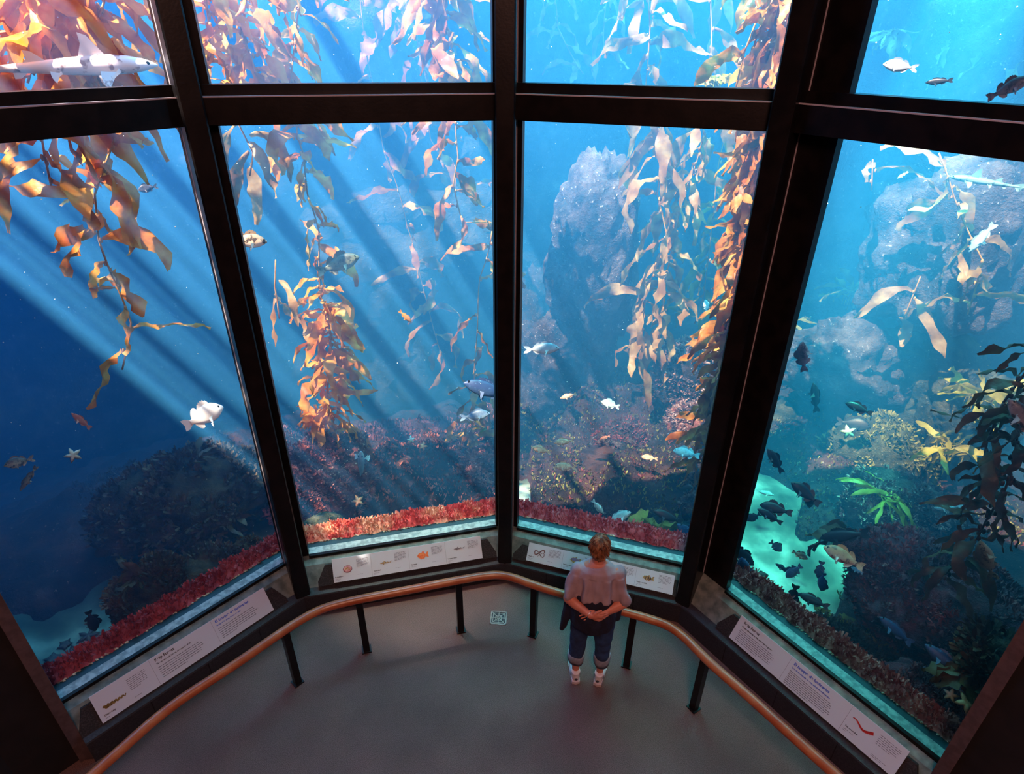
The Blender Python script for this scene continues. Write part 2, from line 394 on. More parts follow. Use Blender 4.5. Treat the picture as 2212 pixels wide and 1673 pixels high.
def ico(sub):
    if sub not in _ico:
        bm = bmesh.new(); bmesh.ops.create_icosphere(bm, subdivisions=sub, radius=1)
        _ico[sub] = ([v.co.copy() for v in bm.verts], [tuple(v.index for v in f.verts) for f in bm.faces]); bm.free()
    return _ico[sub]
def rock(px, py, D, r, seed, mat, label, cat='rock', group=None, algae=None, na_=1000, asz=.04, amp=.36, sub=5, name='reef_rock', rot=0.0, rough=1.0):
    c = at(px, py, D); vs, fs = ico(sub); R3 = Vector(r); out = []
    az = atan2(c.x, c.y)
    Mz = Matrix.Rotation(-az + rot, 3, 'Z')
    for v in vs:
        q = v*1.25 + Vector((seed*3.1, seed*1.7, seed*.9))
        d = 1 + amp*fbm(q, 5)*1.6 + .09*rough*mnoise.noise(q*6) + .05*rough*mnoise.noise(q*14)
        out.append(Mz @ Vector((v.x*R3.x*d, v.y*R3.y*d, v.z*R3.z*d)))
    mb = MB(); mb.add(out, fs); o = mb.build(name, mat, None, True); o.location = c
    tag(o, label, cat, group)
    if algae:
        r_ = random.Random(seed); ab = MB(); tries = 0; cnt = 0; view = (CAM - c).normalized()
        while cnt < na_ and tries < na_*6:
            tries += 1
            f = fs[r_.randrange(len(fs))]; a, b_, d = (out[i] for i in f); n = (b_-a).cross(d-a).normalized()
            if n.dot(view) < -.1 or n.z < -.4: continue
            if mnoise.noise((a + c)*3.0) + .25*n.z < -.05: continue
            w1, w2 = sorted((r_.random(), r_.random())); p = a*w1 + b_*(w2-w1) + d*(1-w2)
            sprig(ab, p, n, asz, r_); cnt += 1
        t = ab.build('algae_turf', algae, o); t['kind'] = 'stuff'
    return o
G = 'algae covered reef rocks on the seabed'
rock(705,1050,6.2,(.62,.5,.62),1,R_red,'red and white speckled reef rock beside the second window post, under the amber kelp',algae=A_red,na_=2800)
rock(845,1075,6.5,(.42,.42,.55),2,R_red,'red speckled reef rock behind the orange starfish, right of the vertical fish',algae=A_red,na_=1600)
rock(935,1062,7.0,(.40,.4,.62),3,R_olive,'tall greenish red reef rock in the middle of the second bay',algae=A_red,na_=1400)
rock(1045,1040,6.3,(.28,.35,.45),4,R_red,'bright red reef rock against the left side of the centre post',algae=A_red,na_=1800)
rock(815,1010,7.8,(1.3,.7,.62),5,R_purple,'long dark purple reef ridge behind the red rocks',algae=A_maroon,na_=1800,asz=0.050)
rock(700,1140,5.45,(.24,.2,.13),6,R_olive,'low yellow green sponge covered rock by the red sill algae',algae=A_olive,na_=120,amp=.15,asz=0.019)
rock(668,1180,5.0,(.09,.08,.12),26,R_olive,'small yellow green knob of rock at the foot of the second bay',algae=A_olive,na_=60,amp=.2,asz=.03,sub=3)
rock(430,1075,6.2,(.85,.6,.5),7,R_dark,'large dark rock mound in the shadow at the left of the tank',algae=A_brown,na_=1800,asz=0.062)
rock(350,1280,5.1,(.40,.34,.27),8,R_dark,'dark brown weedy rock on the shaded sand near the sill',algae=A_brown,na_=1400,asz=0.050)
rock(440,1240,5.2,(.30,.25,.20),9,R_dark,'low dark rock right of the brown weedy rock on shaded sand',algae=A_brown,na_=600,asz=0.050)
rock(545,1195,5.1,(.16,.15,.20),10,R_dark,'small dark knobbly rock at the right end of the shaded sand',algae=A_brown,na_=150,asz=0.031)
rock(1283,565,8.15,(.60,.5,1.36),11,R_pale,'tall pinkish rock pinnacle rising behind the third window bay',amp=.28)
rock(1220,790,8.6,(.78,.6,1.0),12,R_pink,'broad bluish rock mass at the foot of the pinnacle')
rock(1495,815,8.0,(.55,.5,.55),13,R_pink,'rounded pink boulder below the hanging kelp of the third bay',algae=A_pink,na_=1800,asz=.06,amp=.2)
rock(1370,880,8.7,(.75,.5,.65),14,R_dark,'dark overhung rock between the pinnacle and the pink boulder')
rock(1365,1010,7.2,(.68,.5,.62),15,R_pink,'purple red reef rock in the middle of the third bay',algae=A_maroon,na_=2400,asz=0.037)
rock(1495,945,7.5,(.38,.4,.55),16,R_red,'red rock right of the purple rock, half behind the kelp curtain',algae=A_pink,na_=1400,asz=0.037)
rock(1510,1095,6.2,(.25,.3,.40),17,R_red,'pinkish red rock against the left side of the right post',algae=A_pink,na_=1200,asz=0.031)
rock(1285,1125,6.0,(.30,.28,.22),18,R_pink,'low pale pink rock on the sand above the visitor\'s head',algae=A_pink,na_=800,asz=0.031)
rock(2190,190,9.2,(1.15,.6,1.9),19,R_pale,'high pale rock face at the top right of the fourth bay',amp=.55)
rock(1960,860,9.2,(1.0,.7,.9),20,R_olive,'greenish rock slope in the hazy middle of the fourth bay')
rock(1890,1000,7.9,(.62,.5,.62),21,R_olive,'dark green rock behind the sunlit sand',algae=A_olive,na_=1000,asz=0.050)
rock(1955,1120,6.7,(.60,.45,.42),22,R_pink,'rose topped rock bearing the yellow seaweed',algae=A_pink,na_=1400,asz=0.043)
rock(2030,1310,5.1,(.75,.5,.42),23,R_purple,'dark purple weedy rock in the shade of the fourth bay',algae=A_maroon,na_=3000,asz=0.037)
rock(1830,1420,4.55,(.42,.3,.24),24,R_dark,'low dark brown rock just inside the sill of the fourth bay',algae=A_brown,na_=1400,asz=0.037)
rock(2010,1540,4.15,(.40,.3,.24),25,R_purple,'purple turf rock at the lower right end of the fourth bay',algae=A_maroon,na_=1800,asz=0.031)
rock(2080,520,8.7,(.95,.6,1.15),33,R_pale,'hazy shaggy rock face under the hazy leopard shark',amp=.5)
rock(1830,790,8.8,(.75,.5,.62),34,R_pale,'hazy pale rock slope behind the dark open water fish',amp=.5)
rock(1690,905,8.8,(.42,.4,.35),27,R_olive,'pale hazy boulder just right of the right post',algae=None)
rock(2090,900,8.4,(.5,.4,.6),28,R_olive,'yellowish hazy rock behind the dark kelp at the right edge')
rock(1150,680,10.0,(.5,.5,1.0),30,R_pink,'hazy rock column beside the centre post',algae=None)
rock(2160,1440,4.2,(.2,.2,.2),31,R_dark,'dark brown kelp hung rock by the right end post',algae=A_brown,na_=600,asz=0.074)

# red algae on the ledge just inside each pane
T_mats = [pbr('dark_red_turf', (.24, .022, .035), .8, col2=(.42, .06, .07), scale=9), pbr('bright_red_turf', (.80, .09, .08), .8, col2=(.92, .42, .26), scale=5, lo=.42, hi=.6),
          pbr('wine_turf', (.42, .05, .07), .8, col2=(.62, .13, .15), scale=9), pbr('wine_brown_turf', (.40, .06, .06), .8, col2=(.62, .17, .14), scale=9)]
M_shell = pbr('shell_grit', (.7, .6, .4), .7, col2=(.35, .22, .14), scale=30)
for k, P in enumerate(PN):
    r_ = random.Random(50+k); mb = MB(); nu = 90; a0, b0 = P.g0-.12, P.g1+.12
    def hump(u, t):
        n = -.135 - .20*t; h = (.012 + .075*sin(pi*min(1, t*1.1))**.8) * (.7 + .6*mnoise.noise(Vector((u*4, k*5, t)))) + .02*mnoise.noise(Vector((u*18, t*6, k)))
        return P.p(u, n + .02*mnoise.noise(Vector((u*9, k, 2))), ZS + h)
    nt_ = 8
    mb.add([hump(a0 + (b0-a0)*i/nu, j/nt_) for j in range(nt_+1) for i in range(nu+1)] , [(j*(nu+1)+i, j*(nu+1)+i+1, (j+1)*(nu+1)+i+1, (j+1)*(nu+1)+i) for j in range(nt_) for i in range(nu)])
    for _ in range(1500):
        u = r_.uniform(a0, b0); t = r_.random()
        sprig(mb, hump(u, t), Vector((0, 0, 1)), .028 + .02*r_.random(), r_, 2)
    q = P.p
    lo, hi = .0, 0
    mb.hexa([q(a0,-.15,.1), q(b0,-.15,.1), q(b0,-.36,.1), q(a0,-.36,.1), q(a0,-.15,ZS+.006), q(b0,-.15,ZS+.006), q(b0,-.36,ZS+.006), q(a0,-.36,ZS+.006)])
    o = mb.build('red_algae_turf', T_mats[k]); 
    tag(o, ['dark red algae turf along the sill of the shaded left bay', 'bright coral red algae turf along the sill left of the centre post',
            'wine red algae turf along the sill behind the visitor\'s head', 'dark wine brown algae turf along the sill of the right bay'][k], 'algae', None, 'stuff')
    g = MB()
    for _ in range(130):
        u = r_.uniform(a0, b0); s = r_.uniform(.004, .011)
        g.ell(P.p(u, r_.uniform(-.15, -.132), ZS+.008), (s*1.6, s, s*.7), 5, 4)
    t = g.build('shell_grit', M_shell, o); t['kind'] = 'stuff'

# ------------------------------------------------------------------ kelp and seaweeds
def blade_mat(name, c1, c2, c3, tr=.45):
    m, nt, out = newmat(name)
    geo = N(nt, 'ShaderNodeNewGeometry')
    n1 = N(nt, 'ShaderNodeTexNoise', Scale=5, Detail=3); L(nt, geo.outputs['Position'], n1.inputs['Vector'])
    c = ramp(nt, n1.outputs['Fac'], [(.36, c1), (.5, c2), (.64, c3)])
    b = N(nt, 'ShaderNodeBsdfPrincipled', Roughness=.45); L(nt, c, b.inputs['Base Color']); b.inputs['Specular IOR Level'].default_value = .4
    t = N(nt, 'ShaderNodeBsdfTranslucent'); L(nt, c, t.inputs[0])
    mx = N(nt, 'ShaderNodeMixShader'); mx.inputs[0].default_value = tr
    L(nt, b.outputs[0], mx.inputs[1]); L(nt, t.outputs[0], mx.inputs[2]); L(nt, mx.outputs[0], out.inputs[0])
    n2 = N(nt, 'ShaderNodeTexNoise', Scale=45, Detail=2); L(nt, geo.outputs['Position'], n2.inputs['Vector'])
    bp = N(nt, 'ShaderNodeBump', Strength=.35, Distance=.01); L(nt, n2.outputs['Fac'], bp.inputs['Height']); L(nt, bp.outputs[0], b.inputs['Normal'])
    return m
B_amber = blade_mat('amber_kelp', (.52, .12, .008), (.78, .27, .025), (.90, .48, .11))
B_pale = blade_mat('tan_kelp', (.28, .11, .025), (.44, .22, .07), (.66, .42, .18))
B_brown = blade_mat('brown_kelp', (.30, .075, .01), (.52, .17, .022), (.74, .38, .09))
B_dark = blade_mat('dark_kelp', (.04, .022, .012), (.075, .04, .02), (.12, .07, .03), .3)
B_yellow = blade_mat('yellow_weed', (.30, .24, .03), (.50, .40, .06), (.66, .55, .14))
B_olive = blade_mat('olive_weed', (.16, .13, .02), (.28, .23, .05), (.42, .36, .10))
B_stem = pbr('kelp_stipe', (.40, .16, .03), .5, col2=(.55, .28, .07), scale=10)
B_stemd = pbr('dark_stipe', (.05, .025, .015), .5)
def blade(mb, p, d, length, width, r, droop=1.0, seg=9, curl=1.0, grav=Vector((0, 0, -1))):
    "one long tapering frond with ruffled edges that leaves p along d and bends down"
    d = d.normalized(); s = d.cross(Vector((r.uniform(-1, 1), r.uniform(-1, 1), r.uniform(-1, 1))))
    if s.length < .05: s = d.orthogonal()
    s.normalize(); vs = []; st = length/seg; ph = r.uniform(0, 6.28); ph2 = r.uniform(0, 6.28); tw = r.uniform(-.35, .35)*curl
    bend = Vector((r.uniform(-1, 1), r.uniform(-1, 1), r.uniform(-.6, .6)))*.22*curl
    q = p.copy()
    for i in range(seg+1):
        t = i/seg
        w = width*.5*(sin(pi*min(1, (t*.93+.035)))**.62)*(1 + .28*sin(t*11+ph))
        if t > .86: w *= .75
        nrm = d.cross(s).normalized(); ru = width*.26*sin(t*17+ph2); ru2 = width*.26*sin(t*15+ph)
        vs += [q - s*w + nrm*ru, q - s*w*.45 + nrm*width*.05, q + s*w*.45 + nrm*width*.05, q + s*w + nrm*ru2]
        d = (d + grav*(.20*droop) + bend*(.5+.8*sin(t*5+ph))).normalized()
        s = (Matrix.Rotation(tw*.5, 3, d) @ s); s = (s - d*s.dot(d)).normalized(); q = q + d*st
    mb.add(vs, [(i*4+k, i*4+k+1, i*4+k+5, i*4+k+4) for i in range(seg) for k in range(3)])
    return q
def kelp(stems, label, seed, mat, cat='kelp', blen=(.32, .55), bw=(.07, .12), droop=1.0, stem_r=.008, stem_mat=None, group=None, bulb=True, up_bias=.2, spread=1.0):
    """stems: list of (D, [(px,py,dens)...]) polylines, dens = blades per metre near that point"""
    r = random.Random(seed); base = at(*stems[0][1][-1][:2], stems[0][0])
    root = empty('giant_kelp', base, label, cat, group)
    bl, bu = MB(), MB()
    for D, pl in stems:
        P3 = [at(a[0], a[1], D + (a[3] if len(a) > 3 else 0)) - base for a in pl]; dn = [a[2] for a in pl]
        path = []; dens = []
        for i in range(len(P3)-1):
            n = max(2, int((P3[i+1]-P3[i]).length/.09))
            for k in range(n): f = k/n; path.append(P3[i].lerp(P3[i+1], f)); dens.append(dn[i]*(1-f)+dn[i+1]*f)
        path.append(P3[-1]); dens.append(dn[-1])
        path = [p + Vector((mnoise.noise(p*1.3 + Vector((seed, 0, 0))), mnoise.noise(p*1.3 + Vector((0, seed, 4))), 0))*.07 for p in path]
        st = MB(); st.tube(path, stem_r, 5); st.build('stipe', stem_mat or B_stem, root, True)
        acc = 0; ang = r.uniform(0, 6)
        for i in range(len(path)-1):
            acc += 1.75*dens[i]*(path[i+1]-path[i]).length
            while acc >= 1:
                acc -= 1; ang += 2.4 + r.uniform(-.6, .6)
                p = path[i].lerp(path[i+1], r.random())
                o = Vector((cos(ang), sin(ang), r.uniform(-.3, .5) + up_bias))
                p2 = p + o.normalized()*r.uniform(.01, .03)
                if bulb: bu.ell(p2, (.014, .014, .024), 6, 5)
                ln = 1.15*r.uniform(*blen)
                blade(bl, p2 + o.normalized()*.015, o*spread + Vector((0, 0, -.5 if r.random() < .4 else 0)), ln, r.uniform(.65, 1.05)*r.uniform(*bw)*min(1.2, ln/blen[1]+.2), r, droop*r.uniform(.5, 1.5), 10, 1.5)
    o = bl.build('blades', mat, root, True); o['kind'] = 'stuff'
    if bulb and bu.v: o = bu.build('gas_bladders', stem_mat or B_stem, root, True); o['kind'] = 'stuff'
    return root
kelp([(5.5, [(30,-160,30),(70,60,26),(60,180,10)]), (5.6, [(170,-160,30),(130,40,26),(170,190,14),(100,300,10),(110,400,5)]), (5.75, [(300,-120,14),(210,60,10),(240,300,7),(200,420,8),(215,520,5),(270,700,3),(262,800,2)])],
     'blown out golden kelp plant behind the leopard shark in the left bay', 11, B_amber, blen=(.35,.7), bw=(.09,.17))
kelp([(6.0, [(440,-120,18),(450,60,22),(440,185,16)]), (6.2, [(560,-120,20),(520,60,20),(560,190,14)]), (6.4, [(670,-140,12),(640,70,10),(620,180,7),(645,290,14),(665,340,9),(668,420,4),(688,500,8),(694,590,5),(695,640,28),(715,700,34),(722,770,24),(708,860,24),(720,930,20),(735,985,7)])],
     'long amber kelp plant rooted on the red reef of the second bay', 12, B_amber, blen=(.26,.52), bw=(.06,.125))
kelp([(6.4, [(505,250,8),(545,330,5),(540,380,1)]), (6.6, [(600,560,2),(590,620,6),(600,690,3)])],
     'loose kelp strands left of the amber kelp stipe', 13, B_pale, blen=(.4,.6), bw=(.08,.12), bulb=False, spread=.4, droop=1.6)
kelp([(7.0, [(930,-140,22),(965,30,18),(985,180,14),(990,290,4),(995,340,3),(985,400,6),(1000,480,3),(1050,480,2)]), (7.0, [(1060,500,6),(1035,600,1),(1030,760,3),(1025,900,8),(1015,960,12),(1010,1000,2)])],
     'brownish kelp plant against the left side of the centre post', 14, B_brown, blen=(.35,.65), bw=(.09,.14), spread=.6)
kelp([(9.3, [(760,-140,3),(800,150,3),(830,330,2),(890,520,2),(930,680,4),(960,800,1)]), (9.5, [(880,-140,6),(900,100,5),(930,300,3),(1000,420,2)])],
     'faint purple grey kelp deep in the water of the second bay', 15, B_brown, blen=(.5,.8), bw=(.12,.2))
kelp([(7.6, [(1400,-140,9),(1405,60,6),(1390,190,5),(1430,280,10),(1420,420,6),(1440,520,4),(1395,640,8),(1385,740,7),(1370,780,2)]), (7.7, [(1560,-120,3),(1530,200,4),(1520,290,8),(1480,400,9),(1450,520,6),(1435,640,5),(1420,740,5)])],
     'tan kelp plant with broad hanging blades in the third bay', 16, B_pale, blen=(.4,.75), bw=(.10,.16), spread=.45, droop=1.4)
kelp([(8.6, [(1560,300,2),(1540,480,5),(1520,640,7),(1500,700,3)])],
     'hazy greenish kelp behind the tan kelp of the third bay', 17, B_olive, blen=(.4,.7), bw=(.09,.14), spread=.5)
kelp([(6.3, [(1725,-140,50),(1700,0,50),(1672,170,46),(1655,280,46),(1640,420,46),(1622,560,46),(1592,680,44),(1572,760,38),(1550,840,30),(1538,920,26),(1525,1010,16),(1518,1050,6)]),
      (6.6, [(1650,-140,16),(1640,60,6),(1640,200,12),(1625,420,16),(1600,600,16),(1580,720,10)]), (6.2, [(1630,30,2),(1600,110,2),(1585,200,1)])],
     'dense golden brown kelp curtain along the left side of the right post', 18, B_brown, blen=(.28,.52), bw=(.07,.12), spread=.5, droop=1.2)
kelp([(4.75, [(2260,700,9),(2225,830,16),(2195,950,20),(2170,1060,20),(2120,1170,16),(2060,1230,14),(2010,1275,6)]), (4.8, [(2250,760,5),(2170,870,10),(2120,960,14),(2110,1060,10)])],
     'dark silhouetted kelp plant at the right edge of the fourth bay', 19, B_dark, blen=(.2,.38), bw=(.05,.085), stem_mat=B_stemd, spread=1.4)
kelp([(7.7, [(2030,330,4),(2060,420,5),(2120,560,5),(2090,680,4)]), (7.8, [(1890,345,4),(1880,410,3)]), (7.9, [(1990,600,4),(1960,690,4)])],
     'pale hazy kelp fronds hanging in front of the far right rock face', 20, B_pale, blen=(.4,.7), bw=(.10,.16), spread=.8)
kelp([(9.6, [(1180,-140,5),(1200,60,4),(1260,160,3)]), (9.4, [(1330,-140,4),(1300,120,3)])],
     'faint bluish kelp wisps at the top of the third bay', 21, B_pale, blen=(.4,.6), bw=(.08,.12))

def weed(px, py, D, n, length, width, mat, label, seed, up_=1.0, cat='seaweed', name='seaweed_clump', droop=.9):
    c = at(px, py, D); r = random.Random(seed); root = empty(name, c, label, cat); mb = MB(); sb = MB()
    for i in range(n):
        a = r.uniform(0, 2*pi); o = Vector((cos(a), sin(a), up_*r.uniform(.3, 1.2)))
        p = Vector((r.uniform(-1, 1), r.uniform(-1, 1), 0))*length*.25
        sb.tube([p - Vector((0, 0, length*.3)), p, p + o.normalized()*length*.12], .005, 4)
        blade(mb, p + o.normalized()*length*.1, o, length*r.uniform(.6, 1.2), width*r.uniform(.7, 1.3), r, droop, 7)
    sb.build('stems', mat, root)['kind'] = 'stuff'
    mb.build('blades', mat, root, True)['kind'] = 'stuff'
weed(680,905,6.4,46,.22,.06,B_amber,'bushy golden kelp base on top of the left red rock',31)
weed(1350,1055,6.9,16,.40,.10,B_yellow,'yellow star shaped seaweed on the purple red rock',32,up_=.7)
weed(1240,1020,7.2,14,.28,.07,B_yellow,'small yellow seaweed left of the purple red rock',33)
weed(1330,1170,5.4,9,.42,.13,B_yellow,'broad leaved yellow seaweed behind the red sill algae of the third bay',34,up_=1.2)
weed(1420,1150,5.6,8,.38,.12,B_olive,'olive seaweed beside the broad leaved yellow seaweed',35,up_=1.2)
weed(1920,1075,6.5,30,.42,.05,B_yellow,'yellow fingered seaweed spilling over the rose topped rock',36,up_=.5)
weed(2050,975,7.6,26,.45,.07,B_yellow,'pale yellow fronds beside the dark kelp plant',37,up_=.8)
weed(2120,860,7.8,20,.45,.09,B_yellow,'hazy yellow white fronds at the top of the dark kelp plant',38)
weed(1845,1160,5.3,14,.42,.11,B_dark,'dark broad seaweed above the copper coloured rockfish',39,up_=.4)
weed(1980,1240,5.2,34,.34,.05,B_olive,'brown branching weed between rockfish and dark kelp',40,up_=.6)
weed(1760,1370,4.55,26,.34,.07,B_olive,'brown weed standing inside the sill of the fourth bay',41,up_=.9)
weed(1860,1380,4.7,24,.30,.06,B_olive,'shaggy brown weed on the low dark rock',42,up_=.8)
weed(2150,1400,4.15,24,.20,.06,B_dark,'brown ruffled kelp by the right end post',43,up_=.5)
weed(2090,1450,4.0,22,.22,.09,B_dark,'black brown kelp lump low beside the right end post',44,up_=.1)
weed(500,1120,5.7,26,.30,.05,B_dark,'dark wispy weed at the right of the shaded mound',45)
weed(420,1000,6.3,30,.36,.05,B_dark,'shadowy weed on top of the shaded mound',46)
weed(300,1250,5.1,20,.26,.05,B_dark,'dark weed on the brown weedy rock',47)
weed(902,1122,4.83,10,.07,.03,B_olive,'little tuft of yellow brown weed on the red sill algae',48,up_=1.0)
weed(1197,1130,4.82,10,.08,.035,B_olive,'little brown tuft on the wine red sill algae left of the visitor',49,up_=1.0)
weed(1545,175,7.0,14,.16,.07,B_yellow,'yellowish weed ball at the bottom of the upper third pane',50)
weed(1030,1080,6.0,8,.25,.13,B_olive,'olive weed below the bright red rock',51,up_=.4)
weed(1060,930,7.4,10,.3,.07,B_olive,'olive weed behind the blue fish by the centre post',52)
weed(1700,700,9.3,18,.5,.09,B_olive,'hazy green weed right of the right post',53)
weed(1850,640,9.8,22,.6,.1,B_olive,'hazy green weed in the middle distance of the fourth bay',54)
weed(2060,90,9.0,18,.5,.09,B_olive,'hazy tan weed on the high rock face in the upper right pane',56,up_=.2)
weed(1930,70,9.3,16,.5,.09,B_olive,'hazy green weed in the upper right pane above the silver blue fish',57,up_=.2)
weed(2180,120,8.9,16,.5,.09,B_olive,'hazy tan weed above the grey rockfish in the upper right pane',58,up_=.2)
weed(1960,600,9.3,20,.5,.1,B_pale,'hazy tan weed hanging below the high pale rock face',55,up_=-.3)
# ------------------------------------------------------------------ fish
def fish_mat(name, back, side, belly, spots=None, sp_scale=9, amt=.6, rough=.45, bars=None):
    m, nt, out = newmat(name)
    b = N(nt, 'ShaderNodeBsdfPrincipled', Roughness=rough); L(nt, b.outputs[0], out.inputs[0])
    tc = N(nt, 'ShaderNodeTexCoord'); sx = N(nt, 'ShaderNodeSeparateXYZ'); L(nt, tc.outputs['Object'], sx.inputs[0])
    nz = N(nt, 'ShaderNodeTexNoise', Scale=6, Detail=4); L(nt, tc.outputs['Object'], nz.inputs['Vector'])
    ad = N(nt, 'ShaderNodeMath', operation='MULTIPLY_ADD'); L(nt, sx.outputs['Z'], ad.inputs[0]); ad.inputs[1].default_value = 2.2
    m2 = N(nt, 'ShaderNodeMath', operation='MULTIPLY_ADD'); L(nt, nz.outputs['Fac'], m2.inputs[0]); m2.inputs[1].default_value = .5; m2.inputs[2].default_value = .25
    L(nt, m2.outputs[0], ad.inputs[2])
    col = ramp(nt, ad.outputs[0], [(.22, belly), (.5, side), (.78, back)])
    if spots:
        n2 = N(nt, 'ShaderNodeTexNoise', Scale=sp_scale, Detail=3, Roughness=.6); L(nt, tc.outputs['Object'], n2.inputs['Vector'])
        f = ramp(nt, n2.outputs['Fac'], [(amt-.03, (0, 0, 0)), (amt+.04, (1, 1, 1))])
        mx = N(nt, 'ShaderNodeMix', data_type='RGBA'); L(nt, f, mx.inputs[0]); L(nt, col, mx.inputs[6]); mx.inputs[7].default_value = c4(spots); col = mx.outputs[2]
    if bars:
        wv = N(nt, 'ShaderNodeTexWave', Scale=5, Distortion=3); wv.wave_type = 'BANDS'; wv.bands_direction = 'X'; L(nt, tc.outputs['Object'], wv.inputs['Vector'])
        f = ramp(nt, wv.outputs['Fac'], [(.55, (0, 0, 0)), (.7, (.8, .8, .8))])
        mx = N(nt, 'ShaderNodeMix', data_type='RGBA'); L(nt, f, mx.inputs[0]); L(nt, col, mx.inputs[6]); mx.inputs[7].default_value = c4(bars); col = mx.outputs[2]
    L(nt, col, b.inputs['Base Color']); return m
M_eye = pbr('fish_eye', (.01, .01, .01), .15)
FM = {
 'white': fish_mat('chalk_white_fish', (.9, .86, .86), (.95, .92, .92), (.95, .95, .95)),
 'dark': fish_mat('blue_black_fish', (.006, .010, .018), (.012, .02, .032), (.03, .045, .06)),
 'navy': fish_mat('navy_blue_fish', (.012, .03, .09), (.02, .05, .14), (.05, .10, .2), (.06, .13, .26), 22, .62),
 'blue': fish_mat('slate_blue_fish', (.05, .09, .16), (.10, .17, .28), (.25, .36, .45), (.16, .25, .36), 18, .6),
 'silver': fish_mat('silver_fish', (.14, .20, .27), (.33, .39, .45), (.66, .70, .70), (.30, .36, .42), 16, .62),
 'teal': fish_mat('pale_teal_fish', (.25, .48, .50), (.45, .70, .72), (.7, .85, .85), (.3, .5, .5), 14, .62),
 'cyan': fish_mat('bright_cyan_fish', (.45, .85, .92), (.6, .92, .96), (.8, .97, 1), (.35, .6, .66), 10, .6),
 'orange': fish_mat('orange_grey_fish', (.5, .28, .18), (.85, .48, .30), (.95, .70, .52), (.8, .35, .12), 12, .64, bars=(.35, .22, .15)),
 'rust': fish_mat('rust_orange_fish', (.65, .20, .04), (.75, .28, .05), (.8, .4, .1)),
 'red': fish_mat('reddish_fish', (.5, .12, .06), (.55, .2, .12), (.6, .35, .25)),
 'mottle': fish_mat('mottled_brown_fish', (.05, .04, .03), (.22, .16, .09), (.55, .42, .26), (.02, .02, .02), 9, .56),
 'pale_mottle': fish_mat('pale_mottled_fish', (.30, .20, .12), (.75, .55, .38), (.9, .78, .65), (.06, .04, .03), 7, .57),
 'kelpfish': fish_mat('grey_olive_fish', (.05, .06, .05), (.15, .17, .12), (.38, .38, .28), (.03, .035, .03), 10, .57),
 'copper': fish_mat('copper_fish', (.62, .24, .12), (.85, .42, .26), (.95, .75, .62), (.32, .14, .09), 8, .58),
 'grey': fish_mat('purple_grey_fish', (.05, .045, .06), (.14, .12, .15), (.34, .30, .34), (.03, .03, .04), 9, .56),
 'leopard': fish_mat('pale_pink_shark', (.85, .62, .58), (.92, .80, .78), (.97, .95, .95), (.30, .16, .16), 11, .63),
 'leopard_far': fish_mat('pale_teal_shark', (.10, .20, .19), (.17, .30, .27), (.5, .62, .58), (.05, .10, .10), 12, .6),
}
SH = {  # x from nose (0) to tail base (.82): (x, top, bottom, half width)
 'rock': [(0,.012,.012,.012),(.04,.055,.04,.035),(.12,.115,.085,.062),(.22,.155,.125,.078),(.34,.172,.145,.080),(.46,.160,.138,.072),(.58,.122,.108,.056),(.68,.080,.075,.038),(.76,.050,.048,.022),(.83,.046,.046,.012)],
 'perch': [(0,.015,.015,.012),(.05,.07,.05,.03),(.14,.145,.10,.05),(.26,.195,.155,.062),(.38,.205,.175,.062),(.5,.18,.16,.055),(.62,.125,.115,.042),(.71,.065,.06,.026),(.77,.040,.038,.016),(.83,.038,.038,.010)],
 'slim': [(0,.010,.010,.012),(.05,.04,.035,.03),(.14,.08,.07,.05),(.26,.105,.10,.058),(.4,.11,.105,.056),(.54,.095,.09,.048),(.66,.066,.062,.034),(.76,.04,.038,.02),(.83,.034,.034,.011)],
 'shark': [(0,.004,.004,.010),(.03,.022,.016,.034),(.08,.040,.030,.052),(.15,.054,.040,.058),(.24,.062,.046,.058),(.34,.060,.046,.054),(.46,.050,.040,.044),(.58,.038,.030,.032),(.70,.026,.022,.020),(.80,.018,.016,.012),(.9,.012,.012,.006),(1.0,.006,.006,.003)],
}
_fm = {}
